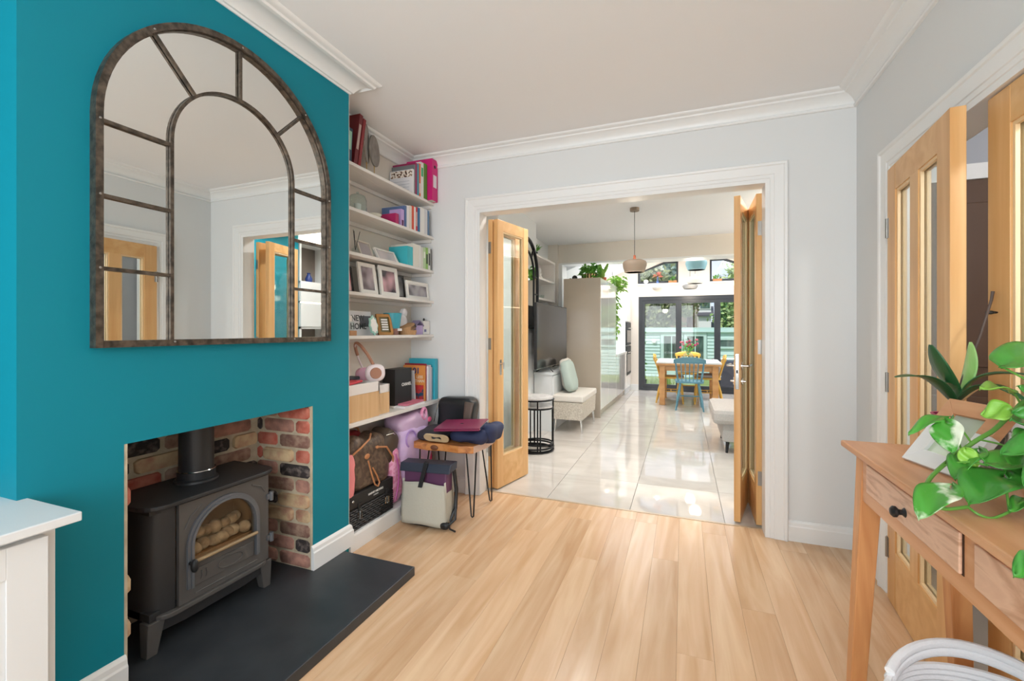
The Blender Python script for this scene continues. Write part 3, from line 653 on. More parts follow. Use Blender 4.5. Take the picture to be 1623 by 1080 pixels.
# storage bench with wicker sides
t = thing('storage_bench', 'cream woven storage bench with padded lid beside the television cabinet', 'bench', (-1.30, 5.7, 0))
q = MB().hexa([(-1.495, 5.27, .16), (-1.125, 5.27, .16), (-1.125, 6.10, .16), (-1.495, 6.10, .16)], [(-1.495, 5.26, .37), (-1.115, 5.26, .37), (-1.115, 6.11, .37), (-1.495, 6.11, .37)])
q.build('woven_box', WICK, t, bevel=.004)
MB().box(-1.495, 5.25, .375, -1.105, 6.12, .455).build('padded_lid', CUSH, t, bevel=.018)
MB().prism([(-1.12, .16), (-1.105, .10), (-1.14, .16)], 'y', 5.28, 6.1)
for xx in (-1.46, -1.15):
    for yy in (5.30, 6.06): MB().cyl((xx, yy, .17), (xx + (.015 if xx > -1.3 else -.01), yy, .0), .015, .010, 10).build('leg', CHROME, t, smooth=True)
t = thing('cushion', 'sage green cushion leaning on the storage bench', 'cushion', (-1.38, 5.62, .455), 0, 'cushions on the storage bench')
MB().blob((-1.36, 5.60, .66), (.065, .20, .20), e=.55, rot=Matrix.Rotation(R(-14), 3, 'Y'), lump=.01).build('cover', MINTC, t, smooth=2)
t = thing('cushion', 'cream cushion behind the sage cushion', 'cushion', (-1.44, 5.75, .455), 0, 'cushions on the storage bench')
MB().blob((-1.43, 5.78, .665), (.06, .21, .205), e=.55, rot=Matrix.Rotation(R(-10), 3, 'Y'), lump=.01).build('cover', CUSH, t, smooth=2)
# television cabinet and television
t = thing('television_cabinet', 'low white cabinet under the television', 'cabinet', (-1.7, 6.05, 0))
MB().box(-1.92, 5.395, 0, -1.50, 6.33, .69).build('carcass', WCAB, t, bevel=.002); MB().box(-1.93, 5.395, .69, -1.485, 6.33, .722).box(-1.735, 5.27, .69, -1.485, 5.395, .722).build('top', WCAB, t, bevel=.003)
MB().box(-1.73, 5.28, 0, -1.50, 5.395, .69).build('end_panel', WCAB, t)
for i in range(2): B(-1.50, 5.30 + i * .51, .08, -1.482, 5.80 + i * .51, .68).build('door', WCAB, t, bevel=.002)
t = thing('television', 'large flat black television standing on the white cabinet', 'television', (-1.58, 5.58, .722))
B(-1.60, 4.875, .79, -1.565, 6.28, 1.565).build('case', BLACKP, t, bevel=.006); B(-1.566, 4.885, .802, -1.5635, 6.27, 1.556).build('screen', TVB, t)
MB().box(-1.5660, 4.875, .787, -1.562, 6.28, .797).build('bottom_trim', CHROME, t)
for yy in (5.33, 6.08): MB().tube([(-1.72, yy, .728), (-1.58, yy, .80), (-1.50, yy, .728)], .007, 8).build('foot', BLACKP, t)
# smaller arched mirror on the middle-room chimney breast
t = thing('small_arched_mirror', 'black framed arched mirror on the wall of the room beyond', 'mirror', (-1.72, 4.99, 1.26))
sy, sz, sr = 4.99, 1.92, .43
def sarch(k): return [(sy - sr + k, 1.26 + k), *[(sy - (sr - k) * math.cos(PI * i / 20), sz + (sr - k) * math.sin(PI * i / 20)) for i in range(21)], (sy + sr - k, 1.26 + k)]
q = MB(); ribbon(q, sarch(0), sarch(.022), -1.739, -1.712, closed=True); q.build('frame', BLACK, t)
MB().prism(sarch(.01), 'x', -1.738, -1.730).build('mirror_glass', MIRROR, t)
q = MB(); ribbon(q, sarch(.15), sarch(.162), -1.73, -1.718, closed=False); q.build('inner_arch', BLACK, t)
for zz in (1.47, 1.69, 1.90):
    for sg in (-1, 1): B(-1.73, sy + sg * (sr - .16), zz - .006, -1.718, sy + sg * (sr - .01), zz + .006).build('glazing_bar', BLACK, t)
for an in (130, 90, 50):
    q = MB(Matrix.Translation((-1.724, sy, sz)) @ Matrix.Rotation(R(an), 4, 'X')); q.box(-.006, sr - .16, -.006, .006, sr - .01, .006).build('glazing_bar', BLACK, t)
tag(B(-1.74, 4.74, .50, -1.725, 4.99, .94).build('fire_surround', BLACKP, bevel=.003), 'black fireplace opening behind the round side tables', 'fireplace')
# box shelf unit in the alcove of the middle room
t = thing('alcove_shelf_unit', 'white box shelf unit above the television', 'shelf unit', (-1.9, 5.95, 1.64))
for z in (1.655, 1.93, 2.225): B(-2.015, 5.395, z, -1.80, 6.50, z + .028).build('shelf', SHELFW, t, bevel=.002)
B(-2.015, 6.46, 1.683, -1.80, 6.50, 2.225).build('side_panel', SHELFW, t)
PURP = mat('lilac_back_panel', (208, 194, 192), .8); B(-2.018, 5.40, 1.958, -2.008, 6.46, 2.225).build('back_panel', PURP, t)
GRN = mat('bottle_green_glass', (34, 66, 60), .1, spec=.8); CLR = glassmat('clear_glass', (.92, .96, .95), 1)
for k, (yy, h_) in enumerate(((5.62, .15), (5.78, .13))):
    tag(MB().lathe([(.0, 0), (.03, 0), (.032, .004), (.032, h_ * .6), (.012, h_ * .78), (.011, h_), (0, h_)], (-1.87, yy, 1.684), 18).build('bottle', GRN, smooth=True), ('left', 'right')[k] + ' dark green bottle on the lower shelf above the television', 'bottle', 'bottles above the television')
tag(MB().lathe([(0, 0), (.035, 0), (.045, .05), (.04, .05), (.032, .006), (0, .006)], (-1.86, 6.0, 1.684), 18).build('glass_bowl', CLR, smooth=True), 'small clear glass bowl beside the green bottles', 'bowl')
q = MB().lathe([(.035, 0), (.04, .02), (.02, .05), (.012, .09), (.02, .12), (.012, .15), (0, .155)], (-1.87, 5.95, 1.959), 18).tube([(-1.87, 5.98, 2.05), (-1.87, 6.02, 2.09), (-1.87, 6.03, 2.04), (-1.87, 5.99, 2.0)], .008, 8)
tag(q.build('figurine', CHALKW, smooth=True), 'white figurine on the middle shelf above the television', 'ornament')
def leaves(c, rad, n_, ln, wd, seed, up=.3, droop=0, curl=.2):
    rs = random.Random(seed); q = MB()
    for i in range(n_):
        a = rs.uniform(0, 2 * PI); el = rs.uniform(up - .5, up + .7); d = Vector((math.cos(a) * math.cos(el), math.sin(a) * math.cos(el), math.sin(el)))
        p = Vector(c) + Vector((rs.uniform(-1, 1), rs.uniform(-1, 1), rs.uniform(-1, 1))) * rad; L_ = ln * rs.uniform(.7, 1.3); W_ = wd * rs.uniform(.7, 1.2)
        s_ = d.cross(Vector((rs.uniform(-.3, .3), rs.uniform(-.3, .3), 1))).normalized(); mid = p + d * L_ * .5 + Vector((0, 0, curl * L_ * .2)); tip = p + d * L_ - Vector((0, 0, (curl + droop) * L_ * .5))
        q.add([p, mid + s_ * W_ * .5, tip, mid - s_ * W_ * .5], [(0, 1, 2), (0, 2, 3)])
    return q
LEAF = mat('house_leaf', (70, 140, 50), .45, c2=(120, 180, 70), sc3=(9, 9, 9), lo=.3, hi=.7)
LEAFL = mat('light_leaf', (150, 190, 80), .5, c2=(110, 160, 60), sc3=(9, 9, 9))
TERRA = mat('terracotta', (206, 112, 78), .7)
t = thing('potted_succulent', 'small spiky plant on top of the white shelf unit', 'plant', (-1.86, 5.7, 2.253))
MB().lathe([(.0, 0), (.03, 0), (.036, .04), (0, .04)], (-1.86, 5.72, 2.253), 16).build('pot', MATS['bottle_green_glass'], t, smooth=True)
leaves((-1.86, 5.72, 2.30), .02, 46, .12, .012, 4, up=.9).build('foliage', LEAF, t, kind='stuff', fixn=False)
# media wall with white cupboards and dark niches (seen in the mirror)
NICHE = mat('niche_dark', (120, 110, 102), .6)
t = thing('media_wall_unit', 'white built-in media unit with dark niches on the right of the room beyond', 'wall unit', (1.4, 5.5, 0))
B(1.50, 4.46, 0, 1.545, 6.60, 2.42).build('back_panel', NICHE, t)
for y_ in (4.46, 4.98, 5.50, 6.02, 6.56): B(1.24, y_, 0, 1.50, y_ + .03, 2.42).build('upright', WCAB, t)
for z_ in (.0, .60, 1.26, 1.60, 1.86, 2.39): B(1.24, 4.46, z_, 1.50, 6.59, z_ + .03).build('shelf', WCAB, t)
for y_ in (4.46, 4.98, 5.50, 6.02):
    B(1.225, y_ + .004, 1.62, 1.243, y_ + .546, 1.89).build('door', WCAB, t, bevel=.002); B(1.225, y_ + .004, 1.29, 1.243, y_ + .546, 1.60).build('door', WCAB, t, bevel=.002); B(1.225, y_ + .004, .03, 1.243, y_ + .546, .60).build('door', WCAB, t, bevel=.002)
LED = mat('led_glow', (255, 236, 205), .5, emit=(255, 232, 200), es=9)
B(1.225, 4.46, 1.606, 1.235, 6.58, 1.614).build('light_strip', LED, t); B(1.27, 4.46, 2.425, 1.30, 6.58, 2.432).build('light_strip', LED, t)
light('AREA', 'unit_uplight', (1.28, 5.5, 2.45), (0, PI, 0), 45, (1, .88, .72), shape='RECTANGLE', size=.1, size_y=2.0)
cols_ = [(190, 60, 80), (60, 110, 150), (230, 220, 200), (120, 60, 110), (40, 50, 70), (200, 150, 90)]
for k in range(6):
    tag(B(1.27, 4.60 + k * .045, .631, 1.43, 4.635 + k * .045, .631 + .2 + .02 * (k % 3)).build('book', mat('far_book_cover', cols_[k], .6)), ['red', 'blue', 'cream', 'purple', 'navy', 'tan'][k] + ' book standing in the niche of the media unit', 'book', 'books in the media unit')
tag(MB().lathe([(0, 0), (.04, 0), (.05, .06), (.02, .12), (.025, .14), (0, .14)], (1.38, 4.75, 1.891), 18).build('vase', mat('blue_vase', (40, 60, 120), .2), smooth=True), 'blue vase in the upper niche of the media unit', 'vase')
# unseen ceiling discs and beams, added to brighten the middle room
for k, (xx, yy) in enumerate(((-1.1, 3.75), (-.1, 3.75), (.8, 3.75), (-.95, 4.35), (.75, 4.4))):
    tag(MB().lathe([(0, 0), (.034, 0), (.036, .003), (.045, .003), (.045, 0), (.045, .006), (0, .006)], (xx, yy, 2.594), 24).build('added_fill_disc', LED, smooth=True), ['left added fill light near the opening, in the ceiling beyond', 'middle added fill light near the opening, in the ceiling beyond', 'right added fill light near the opening, in the ceiling beyond', 'left added fill light further from the opening, in the ceiling beyond', 'right added fill light further from the opening, in the ceiling beyond'][k], 'lamp', 'added ceiling fill lights')
    light('SPOT', 'added_fill_beam', (xx, yy, 2.585), (0, 0, 0), 52, (1, .97, .95), spot_size=R(150), spot_blend=.6, shadow_soft_size=.04)
# grey sofa end seen between door leaf and table
t = thing('grey_sofa', 'pale grey sofa end with dark legs behind the folded right doors', 'sofa', (.75, 5.1, 0))
MB().box(.275, 4.90, .295, 1.16, 5.75, .45).build('seat_cushion', GREYF, t, bevel=.045); MB().box(.37, 4.95, .12, 1.14, 5.72, .30).build('base', GREYF, t, bevel=.01)
for xx in (.42, 1.08):
    for yy in (5.0, 5.66): MB().cyl((xx, yy, .13), (xx + (.01 if xx > .8 else -.01), yy, 0), .02, .012, 10).build('leg', BLACKP, t, smooth=True)
# pendant lamps
GLOW = mat('lamp_glow', (255, 240, 214), .5, emit=(255, 236, 206), es=6)
def pendant(lab, c, zt, zb, r, ztop, ma, wood=True, power=8):
    t = thing('pendant_lamp', lab, 'lamp', (*c, zb), 0, 'dome pendant lamps'); h = zt - zb
    MB().lathe([(.0, 0), (.05, 0), (.05, .035), (0, .035)], (*c, ztop - .036), 24).build('ceiling_rose', ma, t, smooth=True)
    MB().cyl((*c, zt + .03), (*c, ztop - .03), .003, n=6).build('cord', BLACKP, t)
    MB().lathe([(.0, .05), (.012, .05), (.014, .02), (.022, .0), (0, 0)], (*c, zt - .005), 16).build('wooden_neck', TERRA if wood else ma, t, smooth=True)
    pr = [(r * .80, 0), (r * .90, h * .25), (r * .99, h * .52), (r, h * .66), (r * .93, h * .82), (r * .70, h * .93), (r * .3, h * .985), (0.0, h)]
    pr2 = [(max(a - .006, 0), b - (.006 if i > 3 else 0)) for i, (a, b) in enumerate(pr)]
    MB().lathe(pr + pr2[::-1], (*c, zb), 36).build('shade', ma, t, smooth=True)
    MB().lathe([(0, 0), (r * .74, 0), (r * .74, .006), (0, .006)], (*c, zb + .012), 28).build('diffuser', GLOW, t, smooth=True)
    light('POINT', 'lamp_bulb', (c[0], c[1], zb - .05), (0, 0, 0), power, (1, .88, .72), shadow_soft_size=r * .6)
pendant('taupe dome pendant lamp hanging on a black cord in the middle room', (-.505, 5.117), 2.03, 1.885, .131, 2.6, mat('taupe_lamp', (150, 132, 114), .6))
pendant('pale blue dome pendant lamp hanging over the dining table', (.20, 7.95), 2.42, 2.235, .168, 2.98, mat('blue_lamp', (134, 176, 182), .5), False)
pendant('white pendant lamp just below and behind the pale blue one', (.20, 8.75), 2.22, 2.09, .160, 2.98, mat('white_lamp', (224, 218, 208), .5), False)
pendant('grey pendant lamp furthest back over the dining table', (.12, 9.15), 2.12, 2.03, .140, 2.95, mat('grey_lamp', (150, 148, 146), .5), False)

# ================================================================== KITCHEN RUN
def kx(y): return -1.09 + (y - 6.35) * .026
KM = Matrix.Translation((-1.09, 6.35, 0)) @ Matrix.Rotation(math.atan(-.026), 4, 'Z')   # local +y runs along the fronts, fronts at x=0
def kthing(n_, lab, cat, y): 
    p = KM @ Vector((-.28, y, 0)); return thing(n_, lab, cat, p, math.atan(-.026))
t = kthing('tall_cabinet', 'tall glossy cream kitchen cabinet whose greige side faces the room', 'cabinet', .65)
B(-.54, -.01, 0, -.004, .008, 1.99, KM).build('side_panel', KPANEL, t); B(-.54, .01, .0, -.05, 1.30, .10, KM).build('plinth', KPANEL, t); B(-.54, .01, .1, -.022, 1.30, 1.99, KM).build('carcass', WCAB, t)
for a, b in ((0.01, .60), (.605, 1.30)): B(-.02, a, .12, 0, b, 1.985, KM).build('door', KCAB, t, bevel=.0015)
t = kthing('base_cabinet', 'low glossy kitchen cabinet between the tall units', 'cabinet', 1.9)
B(-.54, 1.31, .1, -.022, 2.50, .80, KM).build('carcass', WCAB, t); B(-.54, 1.31, 0, -.05, 2.5, .1, KM).build('plinth', KPANEL, t)
for a, b in ((1.31, 1.90), (1.905, 2.50)): B(-.02, a, .12, 0, b, .80, KM).build('door', KCAB, t, bevel=.0015)
B(-.54, 1.302, .80, .01, 2.498, .835, KM).build('worktop', mat('white_worktop', (236, 234, 230), .15), t)
t = kthing('oven_cabinet', 'tall pale kitchen cabinet housing two ovens', 'cabinet', 2.9)
B(-.54, 2.50, 0, -.022, 3.13, 1.98, KM).build('carcass', WCAB, t)
B(-.02, 2.51, .12, 0, 3.12, .36, KM).build('drawer', KCAB, t); B(-.02, 2.51, 1.42, 0, 3.12, 1.975, KM).build('door', KCAB, t)
for z0, z1 in ((.37, .93), (.95, 1.40)):
    o_ = B(-.02, 2.52, z0, .004, 3.11, z1, KM).build('oven', BLACKP, t); MB(KM).cyl((.035, 2.58, z1 - .12), (.035, 3.05, z1 - .12), .008, n=8).box(0, 2.6, z1 - .125, .035, 2.61, z1 - .115).box(0, 3.02, z1 - .125, .035, 3.03, z1 - .115).build('oven_handle', CHROME, o_)
    B(.0042, 2.56, z0 + .05, .006, 3.07, z1 - .16, KM).build('oven_glass', TVB, o_)
# plants and ornaments on the tall cabinet
t = thing('potted_plant', 'bushy green plant in striped pot on top of the tall cabinet', 'plant', (-1.33, 6.75, 1.99))
STR = mat('striped_pot', (214, 180, 120), .6)
q = MB()
MB().lathe([(0, 0), (.10, 0), (.11, .10), (.10, .10), (0, .09)], (-1.33, 6.75, 1.99), 24).build('pot', STR, t, smooth=True)
for k in range(16):
    a = 2 * PI * k / 16; q.cyl((-1.33 + .106 * math.cos(a), 6.75 + .106 * math.sin(a), 1.99), (-1.33 + .114 * math.cos(a), 6.75 + .114 * math.sin(a), 2.09), .009, n=6)
q.build('dark_stripes', mat('dark_stripe', (60, 40, 30), .6), t, kind='stuff')
leaves((-1.31, 6.75, 2.10), .12, 260, .09, .05, 9, up=.3, droop=.5).build('foliage', LEAF, t, kind='stuff', fixn=False)
t = thing('cactus', 'paddle cactus in a terracotta pot on the tall cabinet', 'plant', (-1.17, 6.9, 1.99))
MB().lathe([(0, 0), (.035, 0), (.045, .06), (0, .06)], (-1.14, 6.9, 1.99), 18).build('pot', TERRA, t, smooth=True)
q = MB().blob((-1.17, 6.9, 2.12), (.05, .02, .085), nu=14, nv=10, rot=Matrix.Rotation(R(-10), 3, 'Y')).blob((-1.11, 6.9, 2.18), (.028, .016, .09), nu=14, nv=10, rot=Matrix.Rotation(R(24), 3, 'Y')).blob((-1.20, 6.92, 2.20), (.035, .016, .06), nu=14, nv=10)
q.build('pads', LEAFL, t, smooth=2)
tag(MB().blob((-1.545, 6.7, 2.035), (.042, .042, .044), nu=16, nv=12).build('dark_ball_ornament', BLACKP, smooth=2), 'dark round ornament on the left of the tall cabinet top', 'ornament')
tag(MB().blob((-1.60, 6.65, 2.012), (.02, .02, .022), nu=12, nv=8).build('dark_ball_ornament', BLACKP, smooth=2), 'tiny dark ornament left of the dark round one', 'ornament')
t = thing('trailing_plant', 'trailing pale green plant hanging between the tall kitchen cabinets', 'plant', (-1.05, 8.0, .9))
q = leaves((-1.06, 7.80, 2.02), .12, 200, .09, .04, 21, up=.3, droop=.6)
for k in range(7):
    q2 = leaves((-1.12 + .02 * (k % 3), 7.75, 1.90 - .12 * k), .06, 44, .07, .035, 30 + k, up=-.4, droop=.8); n0 = len(q.v); q.v += q2.v; q.f += [tuple(i + n0 for i in f) for f in q2.f]
q.build('foliage', LEAFL, t, kind='stuff', fixn=False); MB().tube([(-1.2, 7.7, 2.62), (-1.10, 7.78, 2.0)], .003, 6).build('cord', BLACK, t)
MB().lathe([(0, 0), (.06, 0), (.08, .09), (0, .09)], (-1.12, 7.78, 1.90), 18).build('pot', CHALKW, t, smooth=True)
# window sill ornaments and wall lights over the bifolds
tag(MB().blob((-.72, 9.59, 2.245), (.05, .03, .045), nu=14, nv=10).build('ornament', CHALKW, smooth=2), 'white ornament on the left sill of the left gable window', 'ornament')
t = thing('flower_vase', 'slim blue vase with pink bloom on the left gable window sill', 'vase', (-.49, 9.59, 2.2))
MB().lathe([(0, 0), (.02, 0), (.03, .03), (.012, .07), (.014, .14), (0, .14)], (-.49, 9.59, 2.2), 14).build('vase_body', mat('blue_glass', (70, 96, 150), .2), t, smooth=True)
leaves((-.49, 9.59, 2.36), .03, 20, .09, .04, 2, up=.2).build('bloom', mat('pink_bloom', (216, 130, 120), .6), t, kind='stuff', fixn=False)
for k, (xx, lab) in enumerate(((-.20, 'wooden box planter on the left gable window sill'), (.62, 'wooden box planter on the right gable window sill'))):
    t = thing('box_planter', lab, 'planter', (xx, 9.59, 2.2)); MB().box(xx - .08, 9.56, 2.2, xx + .08, 9.62, 2.25).build('box', mat('planter_wood', (190, 130, 84), .6) if not k else MATS['planter_wood'], t)
    leaves((xx, 9.59, 2.26), .04, 30, .06, .02, 3 + k, up=.8).build('foliage', LEAF, t, kind='stuff', fixn=False)
for xx, lab in ((-.50, 'left half-round wall light above the garden doors'), (1.02, 'right half-round wall light above the garden doors')):
    tag(MB().lathe([(0, -.055), (.05, -.045), (.085, -.02), (.10, .0), (.095, .0), (.045, -.035), (0, -.045)], (xx, 9.56, 2.12), 24).build('wall_light', mat('plaster_light', (240, 234, 224), .5) if xx < 0 else MATS['plaster_light'], smooth=True), lab, 'lamp', 'uplighters above the garden doors')
    light('POINT', 'wall_bulb', (xx, 9.53, 2.15), (0, 0, 0), 2.5, (1, .85, .65), shadow_soft_size=.03)

# ================================================================== DINING TABLE AND CHAIRS
TBL = mat('dining_oak', (196, 140, 84), .4, c2=(212, 162, 104), sc3=(2, 12, 12))
t = thing('dining_table', 'oak dining table with white top in front of the garden doors', 'table', (.09, 8.3, 0))
B(-.42, 7.78, .695, .57, 8.78, .72).build('tabletop', mat('white_tabletop', (240, 238, 234), .25), t, bevel=.003); MB().box(-.42, 7.78, .665, .57, 8.78, .694).build('table_edge', TBL, t, bevel=.003)
MB().box(-.30, 7.86, .57, .46, 7.88, .665).box(-.30, 8.68, .57, .46, 8.70, .665).box(-.36, 7.95, .57, -.34, 8.6, .665).box(.50, 7.95, .57, .52, 8.6, .665).build('apron', TBL, t)
for xx in (-.375, .435):
    for yy in (7.83, 8.64): B(xx, yy, 0, xx + .09, yy + .09, .665).build('leg', TBL, t, bevel=.004)
for xx in (-.35, .46): B(xx, 7.92, .12, xx + .05, 8.64, .19).build('stretcher', TBL, t)
def chair(nm, lab, ma, x, y, rz, pad=False):
    t = thing(nm, lab, 'chair', (x, y, 0), rz, 'painted spindle chairs round the dining table'); m = WM[t.name]   # faces +y; back at -y
    MB(m).prism([(-.20, -.17), (-.15, -.20), (.15, -.20), (.20, -.17), (.22, .17), (.17, .21), (-.17, .21), (-.22, .17)], 'z', .42, .452).build('seat', ma, t, bevel=.008)
    for sx in (-1, 1):
        MB(m).tube([(sx * .13, -.14, .425), (sx * .165, -.19, .22), (sx * .20, -.235, 0)], [.017, .021, .012], 10).build('leg', ma, t, smooth=True)
        MB(m).tube([(sx * .13, .15, .425), (sx * .16, .18, .22), (sx * .185, .20, 0)], [.017, .021, .012], 10).build('leg', ma, t, smooth=True)
        MB(m).tube([(sx * .165, -.17, .45), (sx * .19, -.215, .62), (sx * .20, -.25, .74)], [.014, .015, .012], 10).build('back_post', ma, t, smooth=True)
        MB(m).tube([(sx * .16, -.185, .20), (sx * .165, .175, .20)], .010, 8).build('stretcher', ma, t, smooth=True)
    MB(m).tube([(-.16, 0, .2), (.16, 0, .2)], .010, 8).build('stretcher', ma, t, smooth=True)
    for k in range(5):
        xx = -.105 + .0525 * k; MB(m).tube([(xx, -.185, .45), (xx * 1.12, -.222, .60), (xx * 1.2, -.262 - .02 * math.cos(xx * 8), .75)], .008, 7).build('spindle', ma, t, smooth=True)
    MB(m).grid(lambda u, v: ((u - .5) * .46, -.255 - .028 * math.cos((u - .5) * 2.6), .735 + v * (.095 - .04 * abs(2 * u - 1) ** 3)), 14, 3).build('crest_rail', ma, t, smooth=2, solid=.02, fixn=False)
    if pad: MB(m).blob((0, -.02, .475), (.19, .19, .03), e=.5).blob((0, -.16, .58), (.17, .04, .12), e=.6).build('seat_pad', GREYF, t, smooth=2)
BLUEP = mat('blue_chair_paint', (92, 140, 156), .45); YEL = mat('yellow_chair_paint', (222, 176, 78), .45)
chair('dining_chair', 'blue spindle-back dining chair with its back to us', BLUEP, .09, 7.60, 0)
chair('dining_chair', 'yellow spindle-back chair at the left side of the dining table', YEL, -.20, 8.22, R(-90))
chair('dining_chair', 'yellow spindle-back chair with grey pad at the right side of the table', YEL, .38, 8.26, R(90), True)
chair('dining_chair', 'yellow spindle-back chair at the far end of the dining table', YEL, .08, 9.05, R(180), True)
t = thing('flower_vase', 'glass vase of magenta flowers on the dining table', 'vase', (.08, 8.5, .72))
MB().lathe([(.0, 0), (.05, 0), (.085, .04), (.08, .09), (.035, .14), (.032, .18), (.029, .18), (.033, .13), (.075, .09), (.08, .045), (.045, .006), (0, .006)], (.08, 8.5, .72), 24).build('vase_body', CLR, t, smooth=True)
FLM = mat('magenta_petals', (170, 30, 90), .6, c2=(200, 110, 120), sc3=(6, 6, 6)); rs = random.Random(12); q = MB(); q2 = MB()
for k in range(16):
    a = rs.uniform(0, 2 * PI); rr_ = rs.uniform(.02, .16); p = (.08 + rr_ * math.cos(a) * 1.1, 8.5 + rr_ * math.sin(a) * .6, .98 + rs.uniform(-.05, .10)); q.blob(p, (.022, .022, .02), nu=8, nv=6, lump=.006, seed=k); q2.tube([(.08, 8.5, .80), p], .0025, 4)
q.build('petals', FLM, t, smooth=2, kind='stuff'); q2.build('stems', LEAF, t, kind='stuff'); leaves((.08, 8.5, .93), .06, 40, .07, .03, 6, up=.5).build('foliage', LEAF, t, kind='stuff', fixn=False)
t = thing('fruit_bowl', 'shallow white bowl of oranges on the dining table', 'bowl', (.03, 8.0, .72))
MB().lathe([(0, 0), (.07, 0), (.14, .025), (.145, .03), (.07, .008), (0, .006)], (.03, 8.0, .72), 28).build('bowl_body', CHALKW, t, smooth=True)
ORN = mat('orange_peel', (232, 140, 50), .5)
for k, (a, b) in enumerate(((-.08, 0), (-.03, -.03), (.03, .0), (.07, -.02), (0, .04), (-.05, .04))): tag(MB().blob((.03 + a, 8.0 + b, .760), (.030, .030, .029), nu=14, nv=10).build('orange', ORN, smooth=2), ['leftmost orange in the shallow bowl', 'front left orange in the shallow bowl', 'orange in the middle of the shallow bowl', 'rightmost orange in the shallow bowl', 'rear middle orange in the shallow bowl', 'rear left orange in the shallow bowl'][k], 'fruit', 'oranges in the shallow bowl')

# ================================================================== GARDEN
GR = mat('lawn', (104, 132, 62), .9, c2=(146, 164, 84), sc3=(3, 3, 3), bump=.5, bsc=30)
def gz(y): return -.16 - .062 * max(0, y - 10.8)
struct(B(-6, 9.74, -.3, 7, 10.8, -.06), 'patio', mat('patio_stone', (176, 172, 164), .8))
struct(MB().add([(-14, 10.8, -.16), (16, 10.8, -.16), (16, 20, gz(20)), (-14, 20, gz(20)), (16, 60, gz(20)), (-14, 60, gz(20))], [(0, 1, 2, 3), (3, 2, 4, 5)]), 'lawn', GR, fixn=False)
MINT = mat('mint_board', (190, 216, 208), .6, rnd=.03); GLD = mat('dark_window_glass', (60, 78, 72), .08, c2=(110, 130, 118), sc3=(5, 5, 1.5), spec=.8)
t = thing('garden_shed', 'mint green weatherboarded garden shed at the end of the lawn', 'shed', (.6, 20.9, -.74))
B(-4.5, 20.06, -.74, 5.5, 22.2, 1.2).build('body', MINT, t)
for i in range(14):
    z = -.72 + i * .137
    for xa, xb in ((-4.5, -.92), (.92, 1.30), (2.02, 5.5)) if .42 < z + .06 < .90 else ((-4.5, -.92), (.92, 5.5)):
        MB().hexa([(xa, 20.0, z), (xb, 20.0, z), (xb, 20.05, z), (xa, 20.05, z)], [(xa, 20.035, z + .135), (xb, 20.035, z + .135), (xb, 20.05, z + .135), (xa, 20.05, z + .135)]).build('board', MINT, t)
MB().box(-4.6, 19.9, 1.16, 5.6, 22.3, 1.22).box(-4.6, 19.95, 1.22, 5.6, 22.3, 1.36).build('roof', MINT, t)
for xa in (-.90, .02):
    d = MB().box(xa, 19.98, -.70, xa + .13, 20.04, 1.14).box(xa + .76, 19.98, -.70, xa + .88, 20.04, 1.14).box(xa + .13, 19.98, 1.0, xa + .76, 20.04, 1.14).box(xa + .13, 19.98, -.70, xa + .76, 20.04, .06).box(xa + .42, 19.99, .06, xa + .46, 20.03, 1.0).build('door', MINT, t)
    B(xa + .13, 20.03, .06, xa + .76, 20.05, 1.0).build('pane', GLD, d)
wq = MB().box(1.30, 19.97, .85, 2.02, 20.03, .93).box(1.30, 19.97, .50, 2.02, 20.03, .58).box(1.30, 19.97, .58, 1.38, 20.03, .85).box(1.94, 19.97, .58, 2.02, 20.03, .85).build('window', MINT, t)
B(1.38, 20.01, .58, 1.94, 20.05, .85).build('pane', GLD, wq)
MB().blob((-1.16, 19.96, .78), (.10, .05, .10), nu=16, nv=12).build('round_lamp', CHALKW, t, smooth=2)
def crown(q, c, r, n_, ln, seed):
    rs = random.Random(seed)
    cl = [(Vector((rs.gauss(0, 1), rs.gauss(0, 1), rs.gauss(0, 1))).normalized() * rs.uniform(.3, .95)) for _ in range(max(8, n_ // 70))]
    for i in range(n_):
        k = cl[i % len(cl)]; p = Vector(c) + Vector((k.x * r[0], k.y * r[1], k.z * r[2])) + Vector((rs.gauss(0, .2) * r[0], rs.gauss(0, .2) * r[1], rs.gauss(0, .17) * r[2]))
        a = Vector((rs.uniform(-1, 1), rs.uniform(-1, 1), rs.uniform(-1, 1))).normalized() * ln; b = a.orthogonal().normalized() * ln * .55
        q.add([p - a, p + b, p + a, p - b], [(0, 1, 2, 3)])
    return q
BARK = mat('bark', (92, 76, 62), .9)
def tree(lab, c, r, n_, ln, seed, c1, c2):
    t = thing('garden_tree', lab, 'tree', (c[0], c[1], gz(20)), 0, 'trees beyond the shed')
    m_ = mat('foliage', c1, .7, c2=c2, sc3=(2.2, 2.2, 2.2), lo=.35, hi=.65, det=6)
    crown(MB(), c, r, n_, ln, seed).build('foliage', m_, t, kind='stuff', fixn=False)
    MB().tube([(c[0], c[1], gz(20)), (c[0] + .1, c[1], c[2] - r[2] * .3), (c[0], c[1], c[2])], [.22, .16, .06], 8).build('trunk', BARK, t, smooth=True)
tree('broad olive-green tree behind the left half of the shed', (-1.7, 25.5, 2.7), (1.6, 1.2, 2.0), 9500, .16, 2, (118, 132, 82), (190, 194, 146))
tree('tall blue-green tree high behind the left gable window', (-2.6, 33.0, 5.0), (2.3, 1.4, 2.6), 6500, .2, 3, (120, 150, 138), (186, 204, 186))
tree('fresh green tree behind the right end of the shed', (2.55, 24.5, 2.4), (1.15, 1.0, 2.2), 4200, .12, 5, (130, 168, 86), (196, 212, 146))
tree('small leafy tree behind the middle of the shed', (.25, 23.3, 2.7), (.7, .6, .8), 1500, .11, 6, (92, 110, 66), (150, 160, 110))
